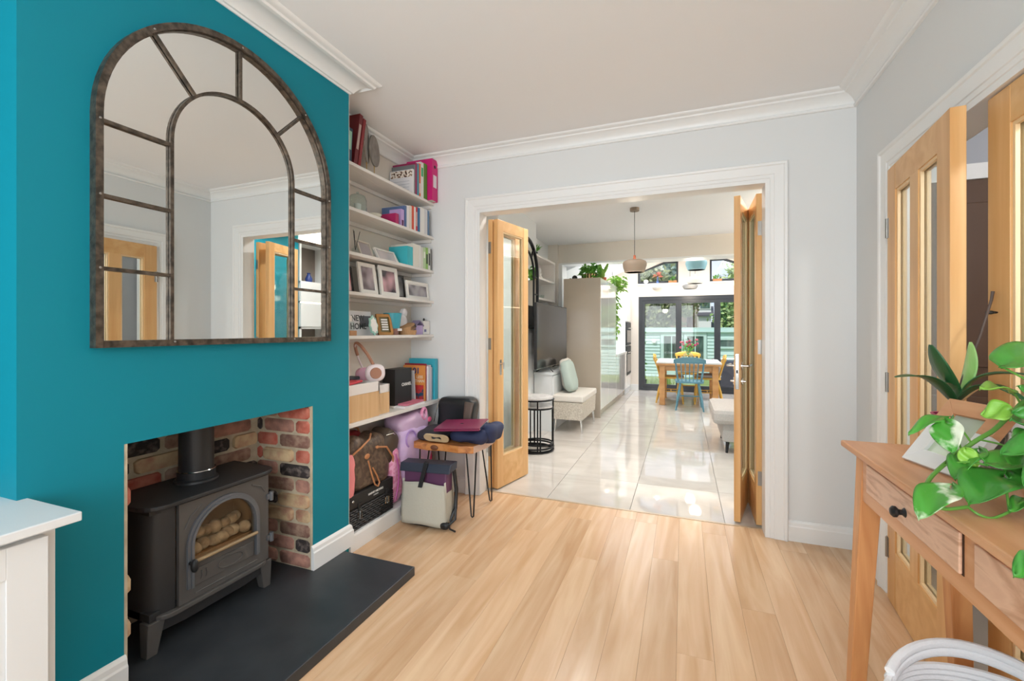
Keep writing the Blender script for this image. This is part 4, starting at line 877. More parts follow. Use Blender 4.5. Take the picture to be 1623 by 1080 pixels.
BRH = mat('far_brickwork', (184, 160, 136), .9, c2=(200, 180, 158), sc3=(4, 4, 14), rnd=0)
t = thing('brick_house', 'pale brick house behind the shed and the trees', 'house', (-2, 38, -.7))
B(-8, 36, -.7, .95, 42, 5.0).build('wall', BRH, t); MB().prism([(36 - .3, 5.0), (42.3, 5.0), (39, 7.4)], 'x', -8.2, 1.1).build('roof', mat('slate_roof', (96, 92, 96), .8), t)
for xx in (-6.5, -4.4, -2.3):
    wq = B(xx, 35.95, 2.6, xx + 1.1, 36.0, 4.1).build('window', GLOSSW, t); B(xx + .1, 35.93, 2.7, xx + 1.0, 35.95, 4.0).build('pane', GLD, wq)
t = thing('white_house', 'white rendered gabled house with dark dormer window behind the shed', 'house', (1.2, 32, -.7))
RW = mat('white_render', (240, 240, 238), .8)
MB().box(.87, 30.0, -.7, 1.6, 34, 2.75).box(.87, 30.4, 2.75, 1.55, 34, 5.6).build('wall', RW, t); MB().prism([(29.8, 2.1), (30.5, 2.4), (30.5, 2.75), (29.8, 2.2)], 'x', .80, 1.75).build('roof', MATS['slate_roof'], t)
wq = B(.92, 29.95, 2.55, 1.58, 30.0, 3.12).build('window', GLOSSW, t); B(.98, 29.93, 2.60, 1.52, 29.95, 3.06).build('pane', GLD, wq)
MB().prism([(1.6, -.7), (4.2, -.7), (4.2, 1.5), (2.9, 2.2), (1.6, 1.75)], 'y', 30.5, 34).build('side_wing', MATS['slate_roof'], t)
t = thing('climbing_plant', 'slender climbing plant in a pot just outside the left garden door', 'plant', (-.88, 10.25, -.06))
q = MB()
for k in range(10): crown(q, (-.87 + .03 * math.sin(k), 10.25, .28 + .10 * k), (.085, .06, .08), 55, .03, 40 + k)
q.build('foliage', LEAF, t, kind='stuff', fixn=False); MB().tube([(-.87, 10.25, .1), (-.86, 10.25, 1.25)], .008, 6).build('stem', BARK, t); MB().lathe([(0, 0), (.09, 0), (.12, .22), (0, .2)], (-.87, 10.25, -.06), 20).build('pot', BLACKP, t, smooth=True)
t = thing('tall_grass', 'tuft of bright green grasses beside the patio', 'plant', (-1.2, 11.2, -.18))
q = MB(); rs = random.Random(8)
for i in range(420):
    p = Vector((rs.uniform(-2.2, .0), rs.uniform(11.0, 12.2), -.2)); h_ = rs.uniform(.12, .38); dx = rs.uniform(-.08, .08)
    q.add([p, p + Vector((.016, 0, 0)), p + Vector((dx, rs.uniform(-.05, .05), h_))], [(0, 1, 2)])
q.build('blades', mat('grass_blade', (140, 170, 70), .7), t, kind='stuff', fixn=False)
t = thing('covered_garden_furniture', 'dark grey covered garden furniture on the patio right of the table', 'furniture', (1.15, 10.4, -.06))
MB().box(.62, 10.05, -.05, 1.9, 10.75, .60).build('cover', mat('dark_cover', (72, 74, 84), .6, bump=.8, sc3=(7, 7, 7)), t, bevel=.06)
MB().tube([(.56, 10.05, .66), (1.95, 10.0, .66)], .012, 6).tube([(.56, 10.05, -.05), (.56, 10.05, .66)], .012, 6).tube([(1.95, 10.0, -.05), (1.95, 10.0, .66)], .012, 6).build('rail', CHROME, t, smooth=True)

# ================================================================== BOOKS ON THE ALCOVE SHELVES
PAGE = mat('page_block', (236, 230, 216), .8)
BCOL = {}
def bk(lab, y0, y1, z, h_, c, x0=-2.03, x1=-1.832, grp='books on the alcove shelves', lean=0, stripe=None, name='book', r=.45, cat='book'):
    key = tuple(c)
    if key not in BCOL: BCOL[key] = mat('book_cover_%d' % len(BCOL), c, r)
    w_ = y1 - y0; m = Matrix.Translation((0, y0, z)) @ Matrix.Rotation(lean, 4, 'X')
    q = MB(m).box(x0, 0, 0, x1, .0022, h_).box(x0, w_ - .0022, 0, x1, w_, h_).box(x1 - .003, 0, 0, x1, w_, h_)
    o = tag(q.build(name, BCOL[key], bevel=.0006), lab, cat, grp)
    B(x0 + .004, .0022, .004, x1 - .004, w_ - .0022, h_ - .004, m).build('pages', PAGE, o)
    if stripe: B(x1 + .0002, w_ * .2, h_ * stripe[1], x1 + .0008, w_ * .8, h_ * stripe[2], m).build('spine_label', mat('spine_label', stripe[0], .5), o)
    return o
z = 2.238; S1 = 'books on the topmost shelf'
bk('mint and navy book at the far left of the topmost shelf', 2.09, 2.125, z, .20, (40, 74, 92), lean=R(-4), grp=S1, stripe=((150, 200, 176), .35, .9))
bk('dark red book leaning at the left of the topmost shelf', 2.145, 2.175, z, .325, (110, 30, 36), lean=R(-10) * -1 * -1, grp=S1, x0=-2.0, stripe=((190, 170, 160), .3, .8))
bk('second dark red book leaning beside the first', 2.182, 2.205, z, .31, (136, 40, 44), lean=R(-10), grp=S1, x0=-2.0)
o = bk('white recipe folder with a strip of food photos at the row\'s left', 2.765, 2.785, z, .175, (228, 226, 228), grp=S1)
FP = mat('food_photo', (236, 226, 214), .5, c2=(70, 50, 34), sc3=(60, 60, 60), lo=.5, hi=.56, c3=(170, 120, 80)); B(-2.02, 2.7635, z + .12, -1.836, 2.7648, z + .17).build('photo_strip', FP, o)
for k in range(4): B(-2.0, 2.7636, z + .09 - k * .022, -1.86, 2.7648, z + .092 - k * .022).build('text_line', mat('grey_ink', (170, 172, 180), .8) if not k else MATS['grey_ink'], o)
bk('tall grey folder behind the white recipe folder', 2.788, 2.800, z, .215, (120, 122, 124), grp=S1)
bk('dark magenta book on the topmost shelf', 2.801, 2.823, z, .235, (150, 34, 84), grp=S1)
bk('teal book beside the dark magenta one', 2.824, 2.85, z, .235, (70, 150, 170), grp=S1)
bk('orange book on the topmost shelf', 2.851, 2.872, z, .245, (226, 112, 66), grp=S1, stripe=((240, 230, 220), .1, .4))
bk('white book with green top on the topmost shelf', 2.873, 2.912, z, .265, (232, 232, 226), grp=S1, stripe=((40, 170, 110), .6, .85))
bk('wide olive-green book on the topmost shelf', 2.914, 2.962, z, .27, (92, 148, 62), grp=S1)
o = bk('magenta lever-arch file at the right end of the topmost shelf', 2.966, 3.046, z, .318, (206, 26, 116), x1=-1.79, grp=S1, name='lever_arch_file', cat='file', stripe=((232, 222, 226), .32, .62))
MB().lathe([(.010, 0), (.013, .001), (.010, .002)], (-1.7905, 3.006, z + .262), 18, 'x').build('finger_ring', BLACK, o, smooth=True)
z = 1.972; S2 = 'books on the second shelf'
bk('magenta booklet lying forward at the left of the second row', 2.56, 2.595, z, .07, (176, 34, 96), x0=-1.98, grp=S2)
bk('lavender booklet with a dark foot on the second shelf', 2.625, 2.66, z, .115, (192, 164, 216), x0=-1.93, grp=S2, stripe=((90, 30, 80), .0, .35))
for lab, a, b, h_, c, s_ in (('blue-grey slim book', 2.672, 2.690, .15, (92, 116, 160), None), ('white book with blue foot', 2.692, 2.722, .158, (232, 228, 226), None), ('cream book', 2.724, 2.754, .165, (226, 218, 206), None),
        ('orange-red slanted book', 2.757, 2.782, .172, (216, 78, 46), None), ('white slim book between reds', 2.784, 2.806, .172, (236, 232, 228), None), ('crimson slim book', 2.808, 2.828, .175, (200, 52, 62), ((230, 200, 190), .2, .8)),
        ('bright blue book', 2.831, 2.862, .178, (44, 110, 158), None), ('thick white book', 2.865, 2.925, .190, (234, 232, 228), None), ('grey-white book', 2.927, 2.965, .192, (214, 214, 216), None), ('steel-blue book at the right end', 2.967, 2.992, .188, (96, 128, 160), None)):
    bk(lab + ' on the second shelf', a, b, z, h_, c, grp=S2, stripe=s_)
z = 1.708; S3 = 'books on the third shelf'
bk('turquoise box file at the left of the third row', 2.70, 2.768, z, .135, (64, 184, 196), x0=-1.99, grp=S3, name='box_file', cat='file')
for lab, a, b, h_, c, s_ in (('wide cream binder', 2.772, 2.85, .165, (230, 226, 214), None), ('white slim book', 2.853, 2.872, .165, (238, 236, 230), None), ('ivory book', 2.875, 2.905, .158, (222, 220, 208), None),
        ('pale green book', 2.907, 2.942, .16, (190, 214, 168), ((240, 240, 230), .5, .8)), ('green book with black script', 2.945, 2.975, .165, (150, 196, 104), ((40, 44, 40), .25, .7)), ('white book with black lettering', 2.977, 3.01, .17, (226, 228, 220), ((50, 52, 50), .2, .75)), ('charcoal slim book at the right end', 3.012, 3.024, .165, (80, 84, 84), None)):
    bk(lab + ' on the third shelf', a, b, z, h_, c, grp=S3, stripe=s_)
z = .708; S6 = 'books on the deep bottom shelf'
bk('grey-white brochure leaning left of the orange book', 2.838, 2.850, z, .235, (226, 226, 228), x0=-2.02, x1=-1.86, grp=S6, lean=R(4))
o = bk('orange picture book with blue numerals 101 on its cover', 2.895, 2.908, z, .268, (228, 150, 76), x0=-2.0, x1=-1.812, grp=S6)
text('101', 'numerals', .062, FY(-1.90, 2.8935, z + .225), mat('deep_blue_ink', (24, 60, 130), .5), o, font_bold=True)
text('LESS\nTHAN', 'cover_lettering', .030, FY(-1.855, 2.8935, z + .165), mat('cream_ink', (240, 226, 200), .5), o, font_bold=True)
B(-1.93, 2.8938, z + .012, -1.822, 2.8944, z + .12).build('cover_picture', mat('cover_art', (196, 56, 56), .5, c2=(36, 70, 96), sc3=(22, 22, 22), lo=.45, hi=.55), o)
bk('thin dark red book behind the orange picture book', 2.912, 2.922, z, .280, (150, 30, 50), x0=-2.0, x1=-1.812, grp=S6)
for k, (lab, a, b, h_, c) in enumerate((('white notebook', 2.924, 2.936, .262, (236, 236, 240)), ('pale grey notebook', 2.938, 2.948, .255, (206, 210, 222)), ('pink-edged white notebook', 2.950, 2.966, .268, (232, 216, 222)), ('plain grey notebook', 2.968, 2.984, .25, (186, 192, 200)))):
    bk(lab + ' upright right of the orange picture book', a, b, z, h_, c, x0=-2.0, x1=-1.80, grp=S6)
bk('large turquoise folder at the right end of the deep bottom shelf', 3.000, 3.040, z, .312, (64, 178, 198), x0=-2.02, x1=-1.785, grp=S6, name='folder', cat='folder')
bk('open white booklet leaning with grey pages', 2.80, 2.812, z, .225, (206, 204, 208), x0=-2.0, x1=-1.87, grp=S6, lean=R(9))
for k, (lab, c) in enumerate((('white notepad flat under the pink one', (232, 226, 228)), ('pink-striped notepad lying flat on the deep bottom shelf', (206, 116, 136)))):
    o = tag(MB(TR(-1.815, 2.70, z + .013 * k, R(4 * k))).box(-.05, -.13 + .03 * k, 0, .045, .13, .012).build('notepad', mat('notepad_cover_%d' % k, c, .6), bevel=.001), lab, 'notebook')

# ================================================================== SHELF ORNAMENTS AND FRAMES
BLUR = {}
def picmat(n_, a, b): return mat(n_, a, .25, c2=b, sc3=(9, 9, 9), det=1, lo=.35, hi=.62)
PW = mat('white_frame', (236, 233, 226), .45); PB = mat('black_frame', (30, 28, 28), .4); PO = mat('gold_frame', (140, 98, 44), .35, m=.5); MNT = mat('picture_mount', (240, 238, 234), .8)
def frame(lab, yc, z, w_, h_, fw, ma, pic, x=-1.87, tilt=8, yaw=0, mount=0, depth=.014, grp='picture frames on the alcove shelves', name='picture_frame'):
    t = thing(name, lab, 'picture frame', (x, yc, z), yaw, grp); m = WM[t.name] @ Matrix.Rotation(R(-tilt), 4, 'Y')
    MB(m).box(-depth, -w_ / 2, 0, 0, w_ / 2, fw).box(-depth, -w_ / 2, h_ - fw, 0, w_ / 2, h_).box(-depth, -w_ / 2, fw, 0, -w_ / 2 + fw, h_ - fw).box(-depth, w_ / 2 - fw, fw, 0, w_ / 2, h_ - fw).build('frame', ma, t, bevel=.002)
    B(-depth + .001, -w_ / 2 + fw * .5, fw * .5, -.006, w_ / 2 - fw * .5, h_ - fw * .5, m).build('mount' if mount else 'picture', MNT if mount else pic, t)
    if mount: B(-.0061, -w_ / 2 + fw + mount, fw + mount, -.005, w_ / 2 - fw - mount, h_ - fw - mount, m).build('picture', pic, t)
    MB(m).hexa([(-depth - .002, -.02, h_ * .1), (-depth, -.02, h_ * .1), (-depth, .02, h_ * .1), (-depth - .002, .02, h_ * .1)], [(-depth - .002, -.02, h_ * .7), (-depth, -.02, h_ * .7), (-depth, .02, h_ * .7), (-depth - .002, .02, h_ * .7)]).build('stand', ma, t)
    return t
z = 1.4725
frame('black-framed pink photo at the left end of the fourth shelf', 2.13, z, .20, .165, .012, PB, picmat('pink_photo', (226, 150, 160), (236, 230, 226)), x=-1.90)
frame('white portrait frame left of its twin on the fourth shelf', 2.338, z, .168, .202, .026, PW, picmat('blur_a', (190, 176, 182), (84, 66, 76)), x=-1.865, tilt=9)
frame('white portrait frame in the middle of the fourth shelf', 2.555, z, .20, .205, .026, PW, picmat('blur_b', (206, 160, 168), (50, 36, 46)), x=-1.865, tilt=7, mount=.004)
frame('black frame standing behind the white landscape frame', 2.715, z, .12, .165, .012, PB, picmat('blur_c', (170, 170, 170), (70, 70, 72)), x=-1.90, tilt=5)
frame('white landscape frame at the right end of the fourth shelf', 2.90, z, .30, .135, .022, PW, picmat('blur_d', (176, 172, 176), (84, 80, 84)), x=-1.862, tilt=6, mount=.006)
z = 1.7085
frame('slim wooden portrait frame beside the reed diffuser', 2.345, z, .125, .115, .010, mat('pale_frame', (214, 204, 190), .5), picmat('blur_e', (206, 190, 184), (170, 160, 160)), x=-1.885, tilt=22)
frame('white landscape frame lying back on the third shelf', 2.54, z, .22, .095, .012, PW, picmat('blur_f', (220, 208, 206), (196, 188, 190)), x=-1.865, tilt=28)
t = thing('reed_diffuser', 'small glass reed diffuser with black sticks on the third shelf', 'diffuser', (-1.90, 2.24, z))
MB().lathe([(0, 0), (.022, 0), (.022, .035), (.009, .045), (.009, .055), (0, .055)], (-1.90, 2.24, z), 18).build('bottle', CLR, t, smooth=True)
for a, b in ((-.03, .01), (.0, -.01), (.03, .01)): MB().cyl((-1.90, 2.24, z + .03), (-1.90 + b, 2.24 + a, z + .15), .0018, n=6).build('reed', BLACK, t)
z = 2.2385
t = thing('disc_sculpture', 'two overlapping stone discs with a gold edge standing on metal pins', 'sculpture', (-1.94, 2.38, z))
DISC = mat('grey_stone_disc', (128, 122, 116), .6, c2=(150, 144, 136), sc3=(20, 20, 20)); GOLD = mat('gold_leaf', (190, 156, 90), .4, m=.6)
for k, (yy, xx, rr_) in enumerate(((2.345, -1.90, .118), (2.46, -1.93, .10))):
    MB(TR(xx, yy, z + .20, R(-58 if not k else -70))).lathe([(0, -.005), (rr_, -.005), (rr_, .005), (0, .005)], (0, 0, 0), 40, 'y').build('disc', DISC, t, smooth=True)
    MB().cyl((xx, yy, z), (xx, yy, z + .11), .003, n=6).build('pin', GOLD, t)
MB(TR(-1.90, 2.345, z + .20, R(-58))).prism([(.08, -.082), (.112, .03), (.09, .075), (.07, -.06)], 'y', -.0075, -.0052).build('gold_strip', GOLD, t)
B(-1.96, 2.28, z, -1.86, 2.50, z + .006).build('base', GOLD, t)
z = 1.9725
t = thing('glass_cloche', 'clear glass cloche with knob on the second shelf', 'cloche', (-1.90, 2.26, z))
MB().lathe([(.055, 0), (.055, .075), (.045, .10), (.02, .112), (.006, .115), (.008, .125), (0, .13)], (-1.90, 2.26, z + .006), 28).build('dome', CLR, t, smooth=True, solid=.002); MB().lathe([(0, 0), (.064, 0), (.064, .006), (0, .006)], (-1.90, 2.26, z), 28).build('plate', CHALKW, t, smooth=True)
MB().lathe([(0, 0), (.02, 0), (.022, .05), (0, .052)], (-1.90, 2.26, z + .007), 18).build('candle', CHALKW, t, smooth=True)
tag(MB().lathe([(0, 0), (.03, 0), (.05, .03), (.046, .03), (.03, .006), (0, .006)], (-1.90, 2.42, z), 24).build('small_bowl', mat('cream_ceramic', (226, 220, 200), .4), smooth=True), 'small cream bowl beside the glass cloche', 'bowl')
# fifth shelf
z = 1.2085
t = thing('perfume_bottle', 'small amber bottle on a wooden block at the left end of the fifth shelf', 'bottle', (-1.88, 2.165, z))
B(-1.91, 2.135, z, -1.85, 2.195, z + .03).build('wooden_block', mat('block_wood', (190, 140, 96), .5), t, bevel=.002)
B(-1.90, 2.145, z + .03, -1.86, 2.185, z + .085).build('bottle', CLR, t, bevel=.003); B(-1.89, 2.155, z + .085, -1.87, 2.175, z + .12).build('stopper', CHALKW, t)
t = thing('greeting_card', 'grey card with black lettering NEW HOME on the fifth shelf', 'card', (-1.90, 2.30, z))
m = TR(-1.90, 2.30, z, 0, R(-6)); B(-.003, -.105, 0, 0, .105, .155, m).build('card', mat('grey_card', (206, 206, 208), .7), t)
text('NEW\nHOME', 'lettering', .052, m @ FX(.0005, -.025, .082), BLACKP, t, font_bold=True)
B(.0002, -.01, .055, .001, .10, .125, m).build('dark_motif', mat('dark_motif', (86, 88, 94), .7), t)
t = thing('star_frame', 'mint and white star-shaped picture frame in front of the grey card', 'picture frame', (-1.86, 2.36, z), 0, 'picture frames on the alcove shelves')
m = TR(-1.858, 2.365, z + .064, 0, R(-10))
def star(r0, r1, n_=8, sq=1.25): return [((r0 if i % 2 else r1) * math.cos(PI * i / n_ + PI / n_ / 1) * .8, (r0 if i % 2 else r1) * math.sin(PI * i / n_ + PI / n_) * sq) for i in range(2 * n_)]
MB(m).prism([(a, b) for a, b in star(.054, .044)], 'x', -.010, 0).build('frame', mat('mint_frame', (156, 200, 186), .5), t); MB(m).prism(star(.042, .034), 'x', 0, .003).build('inner_star', CHALKW, t)
frame('ornate gold frame with paper strips on the fifth shelf', 2.505, z, .115, .148, .020, PO, mat('dark_olive', (96, 84, 40), .5), x=-1.865, tilt=14, yaw=R(-18))
t = KIDS(bpy.data.objects['picture_frame.007'])if 'picture_frame.007' in bpy.data.objects else None
gf = [o for o in bpy.data.objects if o.get('label', '').startswith('ornate gold')][0]; m = WM[gf.name] @ Matrix.Rotation(R(-14), 4, 'Y')
for k in range(5): B(-.005, -.024, .035 + k * .017, -.003, .026, .045 + k * .017, m).build('paper_strip', CHALKW, gf)
t = thing('turquoise_tumbler', 'turquoise tapered tumbler with white label on the fifth shelf', 'tumbler', (-1.89, 2.63, z)); TQ = mat('turquoise_ceramic', (66, 160, 178), .35)
MB().lathe([(0, .045), (.048, .045), (.064, .152), (.060, .152), (.045, .05), (0, .05)], (-1.90, 2.62, z), 28).build('tumbler', TQ, t, smooth=True); MB().lathe([(0, 0), (.040, 0), (.047, .044), (0, .044)], (-1.90, 2.62, z), 28).build('foot', mat('mauve_ceramic', (150, 108, 96), .5), t, smooth=True)
B(-1.856, 2.615, z + .028, -1.850, 2.66, z + .046).build('label', CHALKW, t)
t = thing('woven_basket', 'small woven basket with black zigzag and open lid on the fifth shelf', 'basket', (-1.87, 2.77, z)); WV = mat('woven_straw', (184, 142, 100), .8, bump=.8, sc3=(160, 160, 60))
MB().lathe([(0, 0), (.062, 0), (.068, .022), (.068, .034), (.0, .032)], (-1.885, 2.775, z), 28).build('basket_body', WV, t, smooth=True)
MB(TR(-1.885, 2.775, z + .036, 0, 0, R(20))).lathe([(0, .03), (.062, .026), (.068, .004), (.066, 0), (0, .0)], (0, 0, .008), 28).build('lid', WV, t, smooth=True)
zg = MB(TR(-1.885, 2.775, z + .036, 0, 0, R(20)))
for k in range(8): a = -.55 + k * .16; zg.tube([(.0685 * math.cos(a), .0685 * math.sin(a), .012), (.064 * math.cos(a + .16), .064 * math.sin(a + .16), .032)], .0022, 4)
zg.build('black_zigzag', BLACKP, t)
tag(MB().blob((-1.93, 2.775, z + .10), (.025, .052, .045), e=.7, lump=.012, seed=2).blob((-1.93, 2.80, z + .16), (.018, .028, .035), e=.6, lump=.01, seed=4).build('white_pouch', mat('white_tissue', (226, 224, 226), .8), smooth=2), 'crumpled white pouch standing behind the woven basket', 'pouch')
t = thing('birdhouse_box', 'small lilac house-shaped gift box on the fifth shelf', 'box', (-1.88, 2.90, z)); LIL = mat('lilac_card', (192, 170, 214), .6)
MB().box(-1.91, 2.855, z, -1.86, 2.945, z + .07).build('box', LIL, t); MB().prism([(2.845, .062), (2.90, .100), (2.955, .062), (2.955, .070), (2.90, .108), (2.845, .070)], 'x', -1.915, -1.855).build('roof', mat('grey_lilac_roof', (140, 130, 160), .6), t).location.z += 0
for o in KIDS(t):
    if o.name.startswith('roof'): o.location.z += z
t = thing('photo_cube', 'white block ornament with small prints at the right end of the fifth shelf', 'ornament', (-1.88, 3.0, z))
B(-1.91, 2.955, z, -1.86, 3.045, z + .105).build('block', CHALKW, t, bevel=.003); B(-1.8605, 2.965, z + .02, -1.859, 2.995, z + .04).build('print', mat('blue_print', (120, 120, 160), .7), t); MB().blob((-1.885, 3.0, z + .115), (.008, .008, .012), nu=10, nv=8).build('knob', BLACKP, t, smooth=2)

# ================================================================== DEEP BOTTOM SHELF: boxes, headphones, black box
z = .7085; PALE = mat('pale_wood_box', (222, 186, 140), .5, c2=(210, 170, 122), sc3=(10, 26, 1.4), rnd=.03); PALEW = mat('white_box_rim', (236, 232, 228), .6)
def wbox(lab, ya, yb, h_, xf):
    t = thing('storage_box', lab, 'box', (-1.9, (ya + yb) / 2, z), 0, 'pale wooden boxes with white rims')
    MB().box(-2.0, ya, z, xf, ya + .008, z + h_ * .72).box(-2.0, yb - .008, z, xf, yb, z + h_ * .72).box(xf - .008, ya, z, xf, yb, z + h_ * .72).box(-2.0, ya, z, -1.992, yb, z + h_ * .72).box(-2.0, ya, z, xf, yb, z + .006).build('box', PALE, t, bevel=.002)
    MB().box(-2.001, ya - .001, z + h_ * .72, xf + .001, ya + .009, z + h_).box(-2.001, yb - .009, z + h_ * .72, xf + .001, yb + .001, z + h_).box(xf - .009, ya, z + h_ * .72, xf + .001, yb, z + h_).box(-2.001, ya, z + h_ * .72, -1.991, yb, z + h_).build('white_rim', PALEW, t, bevel=.001)
    B(-1.99, ya + .01, z + h_ - .03, xf - .01, yb - .01, z + h_ - .02).build('contents', GREYF, t)
wbox('large pale wooden box with white rim on the deep bottom shelf', 2.0, 2.31, .215, -1.775)
wbox('smaller pale wooden box with white rim beside the large one', 2.325, 2.435, .185, -1.79)
tag(MB(TR(-1.86, 2.13, z + .215, R(20))).prism([(-.06, -.10), (.05, -.10), (.06, .08), (-.05, .10)], 'z', 0, .012).build('red_pouch', mat('red_pouch', (226, 66, 80), .5), bevel=.004), 'red and white pouch lying on the large wooden box', 'pouch')
tag(MB(TR(-1.93, 2.20, z + .22, R(8))).box(-.04, -.13, 0, .03, .10, .022).build('dark_case', mat('dark_case', (60, 62, 72), .5), bevel=.008), 'dark grey flat case lying behind the headphones', 'case')
t = thing('headphones', 'white and tan over-ear headphones resting on the wooden boxes', 'headphones', (-1.85, 2.30, z + .22)); TAN = mat('tan_leather', (176, 128, 104), .5); PKW = mat('white_pink_plastic', (240, 228, 230), .35)
m = TR(-1.825, 2.335, z + .262, R(-42))
MB(m).blob((0, 0, 0), (.026, .062, .056), e=.8).build('ear_cup', PKW, t, smooth=2); MB(m).lathe([(.036, .0), (.034, .004), (0, .004)], (.024, 0, 0), 28, 'x').build('ear_pad', TAN, t, smooth=True)
MB(m).blob((-.09, -.05, -.015), (.024, .058, .045), e=.8).build('ear_cup', mat('pink_plastic', (232, 180, 202), .4), t, smooth=2)
bp_ = [(-.045 - .045 * math.cos(a), -.03 - .03 * math.cos(a) - .085 * math.sin(a) * .9, .03 + .16 * math.sin(a)) for a in [PI * i / 18 for i in range(19)]]
MB(m).tube(bp_[3:], .010, 8).build('headband', TAN, t, smooth=True); MB(m).tube([(p[0], p[1], p[2] - .008) for p in bp_], .006, 8).build('inner_band', PKW, t, smooth=True)
t = thing('black_box', 'black square carton with small white lettering on the deep bottom shelf', 'box', (-1.89, 2.67, z)); CB = mat('black_card', (30, 30, 32), .5)
q = MB().box(-1.945, 2.565, z + .014, -1.84, 2.765, z + .262); q.build('carton', CB, t, bevel=.002)
text('CHANEL', 'lettering', .030, FX(-1.8392, 2.70, z + .15), CHALKW, t, font_bold=True)
tag(B(-1.96, 2.55, z, -1.835, 2.60, z + .0135).build('flat_box', PALEW, bevel=.001), 'thin white box under the left edge of the black carton', 'box')

# ================================================================== BAGS UNDER THE DEEP SHELF
z = .0975
t = thing('wicker_hamper', 'black hamper with two buckles and white lettering under the deep shelf', 'hamper', (-1.87, 2.2, z)); HB = mat('black_wicker', (34, 32, 32), .5)
x1, ya, yb = -1.742, 2.005, 2.405
B(-2.02, ya, z, x1 - .004, yb, z + .125).build('body', HB, t); B(-2.022, ya - .002, z + .128, x1, yb + .002, z + .205).build('lid', HB, t, bevel=.004)
q = MB()
for k in range(9): q.tube([(x1 - .002 + .002 * math.sin(i * 1.57 + k * PI), ya + (yb - ya) * i / 40, z + .008 + k * .0135) for i in range(41)], .006, 5)
q.build('woven_rows', HB, t, kind='stuff')
text('HARVEY NICHOLS', 'lettering', .017, FX(x1 + .001, 2.235, z + .168), CHALKW, t, font_bold=True); text('LONDON', 'lettering', .010, FX(x1 + .001, 2.235, z + .150), CHALKW, t)
for yy in (2.085, 2.335):
    B(x1, yy - .011, z + .055, x1 + .004, yy + .011, z + .15).build('strap', BLACKP, t); q = MB().tube([(x1 + .007, yy - .016, z + .06), (x1 + .007, yy + .016, z + .06), (x1 + .007, yy + .016, z + .10), (x1 + .007, yy - .016, z + .10)], .0028, 6, closed=True).cyl((x1 + .007, yy, z + .06), (x1 + .007, yy, z + .105), .002, n=6); q.build('buckle', CHROME, t, smooth=True)
MB().blob((x1 + .004, 2.03, z + .175), (.008, .010, .008), nu=10, nv=8).build('stud', CHROME, t, smooth=2)
MONO = mat('brown_canvas', (84, 66, 54), .5, c2=(108, 88, 70), sc3=(38, 38, 38), det=1, lo=.46, hi=.54, spec=.6); VACH = mat('natural_leather', (188, 128, 84), .5)
t = thing('brown_handbag', 'large brown patterned handbag with tan handles lying on the hamper', 'handbag', (-1.87, 2.24, z + .205))
def bagfn(q, p): return Vector((q.x * (1 - .30 * (p.z * .5 + .5)), q.y * (1 - .10 * (p.z * .5 + .5)) + .03 * p.z, q.z + .02 * math.sin(p.y * 5)))
MB().blob((-1.865, 2.235, z + .205 + .145), (.125, .215, .150), e=.42, nu=40, nv=24, lump=.018, fr=1.2, seed=3, fn=bagfn, rot=Matrix.Rotation(R(-9), 3, 'X')).build('body', MONO, t, smooth=2)
MB().tube([(-1.742, 2.165, z + .37), (-1.735, 2.185, z + .29), (-1.733, 2.215, z + .215), (-1.733, 2.245, z + .195), (-1.733, 2.258, z + .215), (-1.735, 2.235, z + .265), (-1.738, 2.20, z + .32)], .005, 7).build('handle', VACH, t, smooth=True)
MB().tube([(-1.93, 2.10, z + .46), (-1.93, 2.13, z + .53), (-1.93, 2.22, z + .55), (-1.93, 2.30, z + .52), (-1.93, 2.33, z + .45)], .006, 7).build('handle', VACH, t, smooth=True)
MB().tube([(-1.775, 2.06, z + .42), (-1.752, 2.12, z + .46), (-1.76, 2.20, z + .49), (-1.80, 2.26, z + .505)], .006, 7).build('handle', VACH, t, smooth=True)
MB().tube([(-1.752, 2.25, z + .43), (-1.742, 2.34, z + .41), (-1.745, 2.41, z + .33), (-1.76, 2.43, z + .27)], .006, 7).build('handle', VACH, t, smooth=True)
MB(TR(-1.737, 2.15, z + .40)).blob((0, 0, 0), (.004, .024, .016), nu=16, nv=8).build('leather_tag', VACH, t, smooth=2); MB().blob((-1.742, 2.25, z + .43), (.008, .012, .010), nu=12, nv=8).build('handle_tab', VACH, t, smooth=2)
t = thing('brown_pouch', 'dark brown zipped pouch squeezed beside the brown handbag', 'pouch', (-1.85, 2.47, z + .2))
MB().blob((-1.84, 2.43, z + .39), (.085, .085, .11), e=.5, lump=.02, fr=1.5, seed=8, rot=Matrix.Rotation(R(-32), 3, 'X')).build('body', mat('dark_brown_canvas', (76, 62, 50), .6), t, smooth=2)
MB().tube([(-1.765, 2.37, z + .475), (-1.757, 2.43, z + .475), (-1.775, 2.49, z + .445)], .0035, 6).build('zip', CHROME, t)
tag(MB().blob((-1.95, 2.17, z + .47), (.05, .14, .045), e=.5, lump=.01).build('red_bag', mat('dark_red_fabric', (140, 26, 36), .7), smooth=2), 'dark red bag behind the brown handbag', 'bag')
PINK = mat('pink_fabric', (226, 140, 176), .75, c2=(240, 176, 206), sc3=(40, 40, 40), lo=.45, hi=.55)
tag(MB().blob((-1.752, 2.022, z + .30), (.012, .030, .135), e=.6, lump=.008, seed=5).build('pink_cloth', mat('coral_fabric', (232, 140, 140), .8), smooth=2), 'coral pink cloth hanging left of the brown handbag', 'cloth')
t = thing('pink_backpack_edge', 'pink patterned bag with mauve piping between hamper and grey backpack', 'bag', (-1.78, 2.46, .1))
MB().blob((-1.80, 2.462, z + .20), (.055, .060, .195), e=.6, lump=.012, seed=6, rot=Matrix.Rotation(R(8), 3, 'X')).build('body', PINK, t, smooth=2)
